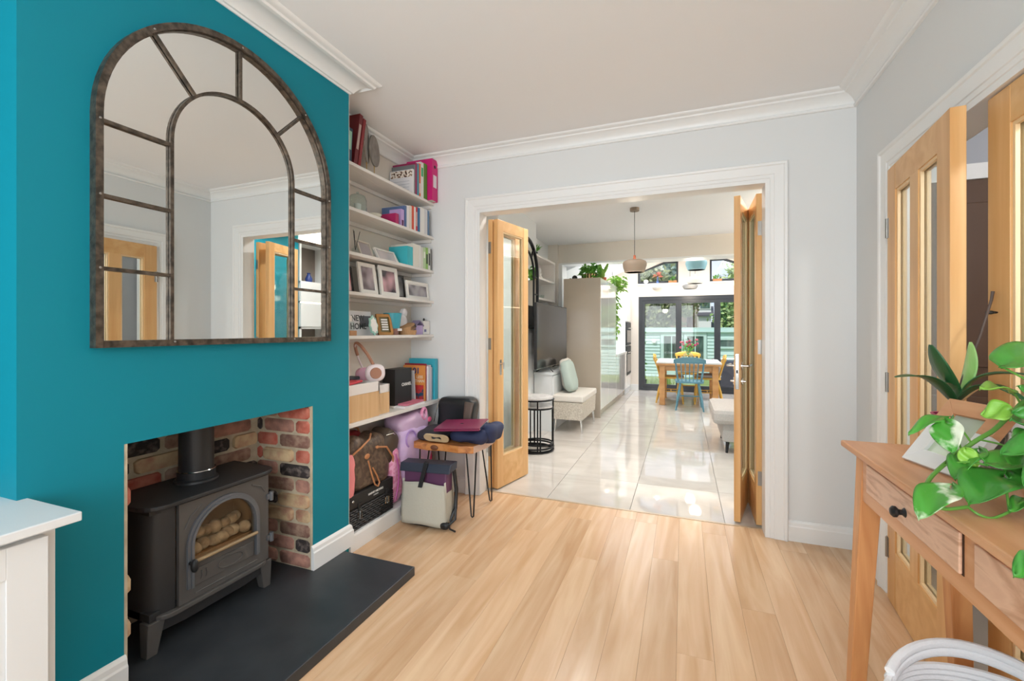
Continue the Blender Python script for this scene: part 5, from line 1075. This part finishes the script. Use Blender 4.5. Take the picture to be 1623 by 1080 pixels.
MB().tube([(-1.738, 2.43 + .035 * math.sin(i / 10 * PI), z + .05 + .29 * i / 10) for i in range(11)], .004, 6).build('piping', mat('mauve_piping', (190, 90, 160), .6), t, smooth=True)
LILF = mat('lilac_fabric', (206, 176, 220), .8, c2=(218, 190, 226), sc3=(14, 14, 14), bump=.5, bsc=2)
t = thing('lilac_backpack', 'padded lilac child\'s backpack with pink loop handle behind the stool', 'backpack', (-1.86, 2.70, .1))
MB().blob((-1.865, 2.72, .335), (.14, .21, .235), e=.55, nu=44, nv=28, lump=.035, fr=1.4, seed=1).build('body', LILF, t, smooth=2)
MB().blob((-1.86, 2.74, .575), (.115, .17, .085), e=.7, nu=36, nv=20, lump=.03, fr=2, seed=9).build('top_flap', mat('shiny_lilac', (204, 172, 200), .35, bump=.6, sc3=(20, 20, 20)), t, smooth=2)
MB().tube([(-1.735, 2.60 + .055 * math.cos(2 * PI * i / 24), .50 + .055 * math.sin(2 * PI * i / 24)) for i in range(17)], .006, 7).build('piping', mat('violet_piping', (176, 140, 204), .6), t, smooth=True)
MB().tube([(-1.76, 2.80 + .028 * math.cos(2 * PI * i / 24), .635 + .038 * math.sin(2 * PI * i / 24)) for i in range(24)], .012, 9, closed=True).build('loop_handle', PINK, t, smooth=True)
MB().blob((-1.748, 2.86, .585), (.012, .022, .020), nu=14, nv=10).build('pink_badge', mat('pink_badge', (232, 100, 140), .4), t, smooth=2)
tag(MB().blob((-1.80, 2.86, .30), (.06, .05, .09), e=.6, lump=.02).build('magenta_bag', mat('hot_pink_fabric', (226, 40, 120), .6), smooth=2), 'hot pink bag below the stool top behind the grey backpack', 'bag')
tag(MB().blob((-1.92, 2.95, .30), (.10, .08, .20), e=.5, lump=.02, seed=3).build('black_rucksack', BLACKP, smooth=2), 'black rucksack in the dark corner under the deep shelf', 'bag')
# ---- live-edge stool
t = thing('hairpin_stool', 'small live-edge wooden stool with black hairpin legs in front of the bags', 'stool', (-1.49, 2.80, 0)); LE = mat('live_edge_wood', (196, 118, 58), .4, c2=(150, 84, 44), c3=(214, 146, 84), sc3=(5, 14, 14), dist=1.5, lo=.3, hi=.7)
q = MB().prism([(-1.735, 2.63), (-1.62, 2.605), (-1.50, 2.625), (-1.38, 2.612), (-1.285, 2.64), (-1.262, 2.80), (-1.275, 2.965), (-1.5, 2.98), (-1.73, 2.97)], 'z', .430, .478); q.build('seat_slab', LE, t, bevel=.006)
q = MB().prism([(-1.282, 2.645), (-1.258, 2.80), (-1.271, 2.96), (-1.277, 2.96), (-1.266, 2.80), (-1.290, 2.645)], 'z', .432, .476); q.build('pale_end_grain', mat('pale_end_grain', (222, 190, 170), .6), t)
MB().blob((-1.565, 2.615, .452), (.032, .008, .018), nu=16, nv=10).build('knot', mat('knot', (120, 74, 46), .5), t, smooth=2)
for (xx, yy, dx, dy) in ((-1.32, 2.68, .02, -.02), (-1.32, 2.92, .02, .04), (-1.68, 2.68, -.02, -.02), (-1.68, 2.92, -.02, .04)):
    bx, by = xx + dx, yy + dy; MB().tube([(xx - .035, yy, .43), (bx - .008, by, .012), (bx, by, .006), (bx + .008, by, .012), (xx + .035, yy + .01, .43)], .0052, 8).build('hairpin_leg', BLACK, t, smooth=True)
NAVY = mat('navy_fabric', (40, 50, 84), .75, bump=.8, sc3=(14, 14, 14)); CHAR = mat('charcoal_fabric', (52, 52, 58), .7, bump=.8, sc3=(14, 14, 14))
tag(MB().blob((-1.62, 2.76, .515), (.12, .13, .040), e=.7, nu=40, nv=20, lump=.03, fr=2.2, seed=11).build('folded_jacket', CHAR, smooth=2), 'charcoal folded jacket on the left of the wooden stool', 'jacket')
tag(MB().blob((-1.37, 2.80, .525), (.14, .15, .048), e=.65, nu=44, nv=22, lump=.035, fr=2.2, seed=12, rot=Matrix.Rotation(R(-8), 3, 'Y')).blob((-1.235, 2.83, .535), (.055, .10, .062), e=.7, nu=30, nv=16, lump=.03, fr=3, seed=13).build('folded_jacket', NAVY, smooth=2), 'navy blue folded jacket on the right of the wooden stool', 'jacket')
tag(MB(TR(-1.555, 2.625, .512, 0, 0, R(-58))).add(*(lambda n_: ([( .095 * math.cos(a) * k, .036 * math.sin(a) * k + (.006 * math.sin(3 * a)), zz) for zz in (0, .010) for k in (1, .42) for a in [2 * PI * i / n_ for i in range(n_)]],
    [(i, (i + 1) % n_, n_ + (i + 1) % n_, n_ + i) for i in range(n_)] + [(2 * n_ + i, 3 * n_ + i, 3 * n_ + (i + 1) % n_, 2 * n_ + (i + 1) % n_) for i in range(n_)] + [(i, 2 * n_ + i, 2 * n_ + (i + 1) % n_, (i + 1) % n_) for i in range(n_)] + [(n_ + i, n_ + (i + 1) % n_, 3 * n_ + (i + 1) % n_, 3 * n_ + i) for i in range(n_)]))(24)).build('cream_strap', mat('cream_leather', (216, 192, 150), .6), smooth=True), 'cream cut-out strap draped over the stool edge', 'strap')
t = thing('laptop', 'closed burgundy laptop lying on the navy jacket', 'laptop', (-1.38, 2.66, .585)); m = TR(-1.40, 2.70, .588, R(10), R(-3), R(2.5))
BUR = mat('burgundy_shell', (126, 34, 74), .35); B(-.155, -.12, 0, .155, .14, .011, m).build('base', MATS['burgundy_shell'], t, bevel=.003); B(-.155, -.12, .012, .155, .14, .019, m).build('lid', MATS['burgundy_shell'], t, bevel=.003); B(.1552, -.10, .002, .157, .13, .017, m).build('silver_edge', CHROME, t)
MB(m).blob((0, .01, .0192), (.014, .011, .0006), nu=14, nv=6).build('emblem', CHROME, t)
t = thing('black_tote', 'black leather tote bag with grey-brown strap behind the stool', 'handbag', (-1.58, 2.98, .478)); LTH = mat('black_leather', (34, 38, 40), .32, bump=.5, sc3=(9, 9, 9))
MB().blob((-1.575, 2.965, .605), (.150, .062, .135), e=.45, nu=44, nv=24, lump=.025, fr=1.3, seed=14).build('body', LTH, t, smooth=2)
MB(TR(-1.455, 2.905, .62, 0, R(6))).grid(lambda u, v: ((u - .5) * (.07 - .02 * v), -.012 * math.sin(PI * v), .10 - v * .20), 4, 10).build('strap', mat('taupe_leather', (98, 84, 74), .5), t, smooth=2, solid=.006, fixn=False)
MB().tube([(-1.69, 2.902, .735), (-1.71, 2.90, .66), (-1.735, 2.90, .56)], .0025, 6).build('seam', CHROME, t)
t = thing('roll_top_backpack', 'grey and purple roll-top backpack with navy flap standing on the oak floor', 'backpack', (-1.53, 2.47, 0))
GB = mat('stone_grey_canvas', (190, 188, 174), .8, bump=.4, sc3=(60, 60, 60)); PL = mat('aubergine_nylon', (96, 56, 88), .45, bump=.4, sc3=(14, 14, 14)); NV = mat('navy_leather', (44, 52, 68), .5)
m = TR(-1.53, 2.48, 0, R(2))
q = MB(m); q.grid(lambda u, v: ((u - .5) * (.315 - .02 * v + .012 * math.sin(PI * v)), -.055 - .028 * math.sin(PI * u) * (1 - .3 * v), .022 + .008 * math.cos(PI * 2 * (u - .5)) + v * .262), 16, 10)
q.grid(lambda u, v: (-.157 + .02 * v * .5, -.055 + u * .12, .030 + v * .262), 4, 6); q.grid(lambda u, v: (.157 - .02 * v * .5, -.055 + u * .12, .030 + v * .262), 4, 6)
q.build('lower_body', GB, t, smooth=2, fixn=False, solid=.004)
MB(m).blob((0, 0, .03), (.155, .075, .022), e=.5).build('base', BLACKP, t, smooth=2)
MB(m).hexa([(-.148, -.052, .05), (.148, -.052, .05), (.148, .062, .05), (-.148, .062, .05)], [(-.150, -.035, .385), (.155, -.035, .385), (.155, .045, .385), (-.150, .045, .385)]).build('upper_body', PL, t, bevel=.012)
MB(m).hexa([(-.170, -.062, .340), (.185, -.062, .350), (.185, .05, .36), (-.170, .05, .35)], [(-.172, -.046, .392), (.190, -.046, .405), (.19, .045, .41), (-.172, .045, .397)]).build('roll_top_flap', NV, t, bevel=.006)
MB(m).hexa([(-.018, -.092, .262), (.008, -.092, .262), (.008, -.08, .262), (-.018, -.08, .262)], [(.010, -.066, .41), (.038, -.066, .41), (.038, -.05, .415), (.010, -.05, .415)]).build('front_strap', BLACKP, t)
MB(m).tube([(.165, .04, .37), (.175, .06, .22), (.172, .05, .10), (.155, .0, .035)], .013, 8).build('shoulder_strap', BLACKP, t, smooth=True)
MB(m).blob((.150, -.055, .030), (.030, .018, .022), e=.8).blob((-.163, -.03, .075), (.012, .02, .045), e=.8).build('corner_patch', BLACKP, t, smooth=2)
MB(m).tube([(.16, -.03, .04), (.185, -.05, .012), (.225, -.06, .008)], .006, 6).tube([(.19, .02, .12), (.20, -.01, .06), (.17, -.04, .03)], .008, 6).build('strap_end', BLACKP, t, smooth=True)

# ================================================================== ON THE CONSOLE TABLE
t = thing('leaning_photo_frame', 'white and natural wood photo frame leaning back on the console table', 'picture frame', (.66, 1.60, .87))
p0, p1, p3 = Vector((.592, 1.596, .8705)), Vector((.638, 1.425, .8705)), Vector((.700, 1.708, 1.052))
ex = (p1 - p0).normalized(); ez = (p3 - p0); ez = (ez - ex * ez.dot(ex)).normalized(); ey = ez.cross(ex); w_, h_ = .182, .212
m = Matrix((( *[ex[0], ey[0], ez[0]], p0[0]), (*[ex[1], ey[1], ez[1]], p0[1]), (*[ex[2], ey[2], ez[2]], p0[2]), (0, 0, 0, 1)))
sgn = -1 if ey.dot(Vector((0, 0, 0)) - p0) > 0 else 1
fw = .044; d = .022 * sgn; zc = h_ * .60
FWD = mat('natural_frame_wood', (204, 142, 98), .45, c2=(222, 166, 122), sc3=(10, 3, 30), rot=(0, .4, 0))
def tpz(pl, ma, n_): q = MB(m); q.prism(pl, 'y', -.011 * sgn, .011 * sgn); return q.build(n_, ma, t, bevel=.001)
tpz([(0, 0), (w_, 0), (w_ - fw, fw), (fw, fw)], CHALKW, 'white_rail')
tpz([(0, 0), (fw, fw), (fw, zc), (0, zc)], CHALKW, 'white_stile'); tpz([(w_, 0), (w_, zc), (w_ - fw, zc), (w_ - fw, fw)], CHALKW, 'white_stile')
tpz([(0, zc), (fw, zc), (fw, h_ - fw), (0, h_)], FWD, 'wooden_stile'); tpz([(w_, zc), (w_, h_), (w_ - fw, h_ - fw), (w_ - fw, zc)], FWD, 'wooden_stile'); tpz([(0, h_), (fw, h_ - fw), (w_ - fw, h_ - fw), (w_, h_)], FWD, 'wooden_rail')
MB(m).box(fw - .004, -.002, fw - .004, w_ - fw + .004, .002, h_ - fw + .004).build('picture', mat('pale_green_print', (178, 184, 168), .2, c2=(196, 210, 178), sc3=(6, 6, 6), det=1), t)
MB(m).hexa([(w_ * .4, .011, .0), (w_ * .6, .011, .0), (w_ * .6, .09, .04), (w_ * .4, .09, .04)], [(w_ * .4, .011, .13), (w_ * .6, .011, .13), (w_ * .6, .015, .13), (w_ * .4, .015, .13)]).build('stand', FWD, t) if sgn < 0 else None
# orchid
OL = mat('orchid_leaf', (36, 84, 50), .35, c2=(48, 100, 54), sc3=(6, 6, 6)); OLB = mat('young_orchid_leaf', (104, 176, 62), .35, c2=(180, 220, 140), sc3=(30, 3, 3))
t = thing('potted_orchid', 'orchid with broad dark leaves in a pot behind the leaning frame', 'plant', (.775, 1.745, .87))
POT = (.772, 1.742, .87); MB().lathe([(0, 0), (.045, 0), (.056, .11), (.060, .115), (.052, .115), (.05, .10), (0, .10)], POT, 28).build('pot', mat('magenta_pot', (186, 60, 110), .4), t, smooth=True)
MB().lathe([(0, 0), (.050, 0)], (POT[0], POT[1], POT[2] + .102), 24).build('bark_mix', BARK, t)
def strap_leaf(base, tip, arch_, w_, ma, name='leaf', fold=.25, up=None):
    base, tip = Vector(base), Vector(tip); d = tip - base; s_ = d.cross(Vector(up or (0, 0, 1)))
    s_ = s_.normalized() if s_.length > 1e-4 else Vector((1, 0, 0)); n_ = s_.cross(d).normalized()
    def fn(u, v):
        c = base + d * v + n_ * arch_ * math.sin(PI * v) ** 1; ww = w_ * (math.sin(PI * min(1, v * .92 + .06)) ** .62) * (1 - .15 * v); k = (u - .5) * 2
        return c + s_ * k * ww * .5 + n_ * (abs(k) * fold * ww * .5)
    MB().grid(fn, 6, 14).build(name, ma, t, smooth=2, solid=.002, fixn=False)
cB = (.770, 1.742, 1.015)
strap_leaf(cB, (.572, 1.60, 1.105), .035, .050, OL); strap_leaf((.775, 1.75, 1.05), (.700, 1.722, 1.196), -.012, .072, OL, up=(1, .3, 0.2))
strap_leaf((.785, 1.755, 1.05), (.815, 1.768, 1.205), .008, .055, OLB, up=(1, .2, 0)); strap_leaf(cB, (.905, 1.66, 1.115), .045, .060, OL); strap_leaf(cB, (.86, 1.60, 1.045), .05, .055, OL); strap_leaf(cB, (.712, 1.73, 1.085), .03, .03, OL)
MB().tube([(.765, 1.748, .98), (.80, 1.775, 1.09), (.86, 1.815, 1.22), (.900, 1.842, 1.335), (.905, 1.845, 1.362)], [.004, .004, .0035, .004, .005], 8).build('flower_stake', mat('stake_brown', (84, 68, 60), .6), t, smooth=True)
MB().blob((.895, 1.838, 1.296), (.012, .005, .006), nu=12, nv=8).blob((.905, 1.842, 1.296), (.012, .004, .004), nu=12, nv=8).build('clip', BLACKP, t, smooth=2)
MB().tube([(.775, 1.74, 1.02), (.795, 1.72, 1.055), (.812, 1.712, 1.075)], .004, 7).build('cut_stem', mat('cut_stem', (190, 150, 100), .6), t, smooth=True)
# decorated ceramic house with arches and blue mosaic domes
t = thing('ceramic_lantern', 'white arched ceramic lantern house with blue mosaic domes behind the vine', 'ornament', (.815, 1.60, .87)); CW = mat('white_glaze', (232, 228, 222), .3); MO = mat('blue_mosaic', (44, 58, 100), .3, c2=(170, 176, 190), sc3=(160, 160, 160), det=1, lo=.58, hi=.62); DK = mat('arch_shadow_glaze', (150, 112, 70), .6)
m = Matrix.Translation((.745, 1.46, .87)) @ Matrix.Rotation(R(-26), 4, 'Z')     # front face along local x, facing -y
MB(m).box(0, 0, 0, .13, .06, .12).build('house', CW, t, bevel=.003); MB(m).box(.004, .004, .12, .05, .056, .15).build('chimney_block', CW, t, bevel=.003)
for cx_, cz_, r_ in ((.040, .105, .030), (.105, .075, .030), (.09, .135, .03)): MB(m).lathe([(0, -.004), (r_, -.004), (r_, 0), (0, 0)], (cx_, -.001, cz_), 28, 'y').build('mosaic_disc', MO, t, smooth=True)
for cx_ in (.036, .098):
    pl = [(cx_ - .014, 0)] + [(cx_ - .014 * math.cos(PI * i / 10), .028 + .024 * math.sin(PI * i / 10)) for i in range(11)] + [(cx_ + .014, 0)]
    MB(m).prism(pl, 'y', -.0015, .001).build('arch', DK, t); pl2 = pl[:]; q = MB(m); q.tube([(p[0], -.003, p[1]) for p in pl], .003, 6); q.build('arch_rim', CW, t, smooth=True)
q = MB(m)
for k in range(6): q.box(.018 + k * .0075, -.002, .066, .021 + k * .0075, 0, .073)
q.box(.014, -.002, .060, .066, 0, .0625); q.build('black_dashes', BLACKP, t)
t = frame('small grey-striped frame between the leaning frame and the ceramic house', 1.555, .8705, .10, .11, .014, mat('striped_grey_frame', (150, 146, 140), .5, c2=(216, 212, 204), sc3=(90, 90, 90)), picmat('blur_g', (190, 190, 186), (120, 120, 120)), x=.742, tilt=12, yaw=R(-160), grp='frames on the console table')
t['label'] = 'small grey-striped frame standing behind the large leaning frame'
VINE = [(0.735, 1.353, 1.083), (0.702, 1.362, 1.051), (0.668, 1.359, 1.01), (0.628, 1.344, 0.984), (0.587, 1.328, 0.952), (0.537, 1.277, 0.932), (0.492, 1.217, 0.917), (0.467, 1.164, 0.905), (0.468, 1.143, 0.889), (0.495, 1.154, 0.88), (0.536, 1.17, 0.884)]
VINE2 = [(0.536, 1.17, 0.884), (0.545, 1.157, 0.876), (0.568, 1.16, 0.87), (0.6, 1.173, 0.882)]
PL = [
  ( (.668, 1.30, 1.065) , (.632, 1.325, 1.045) , .050 , 1 ),
  ( (.72, 1.22, 1.01) , (.60, 1.20, .985) , .070 , 0 ),
  ( (.70, 1.18, .98) , (.605, 1.14, .935) , .070 , 0 ),
  ( (.74, 1.22, 1.06) , (.645, 1.255, 1.065) , .060 , 0 ),
  ( (0.642, 1.274, 1.16) , (0.771, 1.367, 1.195) , 0.072 , 0 ),
  ( (0.695, 1.359, 1.099) , (0.626, 1.322, 1.106) , 0.042 , 1 ),
  ( (0.582, 1.348, 1.032) , (0.485, 1.289, 0.999) , 0.03 , 0 ),
  ( (0.561, 1.308, 1.028) , (0.552, 1.261, 0.97) , 0.052 , 2 ),
  ( (0.61, 1.294, 0.969) , (0.546, 1.237, 0.917) , 0.056 , 0 ),
  ( (0.622, 1.234, 0.934) , (0.529, 1.151, 0.891) , 0.084 , 0 ),
  ( (0.501, 1.156, 0.92) , (0.423, 1.083, 0.874) , 0.058 , 2 ),
  ( (0.599, 1.236, 0.956) , (0.698, 1.285, 0.947) , 0.062 , 0 ),
  ( (0.718, 1.303, 1.015) , (0.648, 1.266, 1.047) , 0.06 , 0 ),
  ( (0.733, 1.331, 1.079) , (0.684, 1.312, 1.118) , 0.04 , 0 ),
  ( (0.695, 1.263, 1.022) , (0.643, 1.242, 1.002) , 0.045 , 0 ),
  ( (0.494, 0.896, 0.903) , (0.449, 0.868, 0.881) , 0.03 , 0 ),
  ( (0.648, 1.202, 0.899) , (0.597, 1.166, 0.884) , 0.03 , 0 ),
  ( (0.578, 1.271, 0.98) , (0.591, 1.266, 0.937) , 0.03 , 1 ),
  ( (0.683, 1.258, 0.969) , (0.627, 1.226, 0.931) , 0.055 , 0 ),
]

PG = mat('pothos_leaf', (58, 136, 46), .28, c2=(84, 164, 60), sc3=(9, 9, 9), coat=.3); PG2 = mat('lime_leaf', (126, 186, 62), .3, c2=(150, 200, 80), sc3=(9, 9, 9)); PG3 = mat('variegated_leaf', (76, 156, 54), .3, c2=(232, 238, 212), sc3=(16, 16, 16), lo=.50, hi=.60); STM = mat('vine_stem', (104, 160, 66), .4)
t = thing('trailing_pothos', 'green trailing heart-leaf vine spilling over the right end of the console table', 'plant', (.70, 1.08, .87))
MB().lathe([(0, 0), (.055, 0), (.075, .12), (.070, .12), (.05, .01), (0, .01)], (.70, 1.08, .87), 28).build('pot', CHALKW, t, smooth=True)
def smoothpts(P_, n_=6):
    P_ = [Vector(p) for p in P_]; out = []
    for i in range(len(P_) - 1):
        a, b, c, d_ = P_[max(i - 1, 0)], P_[i], P_[i + 1], P_[min(i + 2, len(P_) - 1)]
        for k in range(n_):
            s_ = k / n_; out.append(.5 * ((2 * b) + (c - a) * s_ + (2 * a - 5 * b + 4 * c - d_) * s_ ** 2 + (3 * b - a - 3 * c + d_) * s_ ** 3))
    return out + [P_[-1]]
vp = smoothpts([(.70, 1.08, .96), (.72, 1.12, 1.06)] + VINE); MB().tube(vp, [.0058 - .0024 * i / len(vp) for i in range(len(vp))], 9).build('vine', STM, t, smooth=True)
MB().tube(smoothpts(VINE2), .0026, 7).build('vine', STM, t, smooth=True); MB().tube(smoothpts([(.70, 1.08, .96), (.62, 1.0, .95), (.55, .94, .94), (.494, .896, .903)]), .003, 7).build('vine', STM, t, smooth=True)
camp = Vector((0, 0, 1.24))
for k, (b_, tip, w_, v_) in enumerate(PL):
    b_, tip = Vector(b_), Vector(tip); d_ = tip - b_; rs = random.Random(k)
    nrm = Vector((-.55, -.55, .62)) + Vector((rs.uniform(-.2, .2), rs.uniform(-.2, .2), rs.uniform(-.2, .2))); s_ = d_.cross(nrm).normalized(); nrm = s_.cross(d_).normalized()
    def fn(u, v, b_=b_, d_=d_, s_=s_, nrm=nrm, w_=w_):
        k_ = (u - .5) * 2; prof = math.sin(PI * (v ** .72)) ** .75 if 0 < v < 1 else 0
        back = -.12 * (abs(k_) ** 1.5) * (1 - v) ** 2
        return b_ + d_ * (v + back) + s_ * k_ * w_ * .56 * max(prof, .02) + nrm * ((abs(k_) ** 1.3) * .12 * w_ + .10 * d_.length * math.sin(PI * v) + .004 * math.sin(9 * v + 4 * k_))
    MB().grid(fn, 10, 14).build('leaf', (PG, PG2, PG3)[v_], t, smooth=2, solid=.0014, fixn=False)
    near = min(vp + smoothpts(VINE2), key=lambda p: (p - b_).length)
    if .01 < (near - b_).length < .13: MB().tube(smoothpts([near, (near + b_) / 2 + Vector((0, 0, .008)), b_], 4), .0022, 6).build('petiole', STM, t, smooth=True)
# white rope basket on the floor under the console table
t = thing('rope_basket', 'white coiled rope basket with loop handle on the floor under the console table', 'basket', (.63, 1.17, 0)); ROPE = mat('white_rope', (240, 238, 238), .75, bump=.5, sc3=(140, 140, 140))
q = MB(); n_t = 34
for k in range(n_t):
    zz = .012 + k * .0126; rr_ = .170 + .045 * math.sin(PI * .5 * k / n_t); 
    q.tube([(.63 + rr_ * math.cos(2 * PI * i / 44), 1.17 + rr_ * math.sin(2 * PI * i / 44), zz) for i in range(44)], .0085, 6, closed=True)
q.build('coils', ROPE, t, smooth=True, kind='stuff'); MB().lathe([(0, 0), (.175, 0), (.175, .012), (0, .012)], (.63, 1.17, .002), 36).build('base', ROPE, t, smooth=True)
for a0 in (R(92), R(-88)):
    hp = [(.63 + .216 * math.cos(a0 - (i / 18 - .5) * 1.9), 1.17 + .216 * math.sin(a0 - (i / 18 - .5) * 1.9), .425 + .042 * math.sin(PI * i / 18)) for i in range(19)]
    MB().tube(hp, .0115, 9).tube([(p[0], p[1], p[2] + .019) for p in hp], .0105, 9).build('handle', ROPE, t, smooth=True)
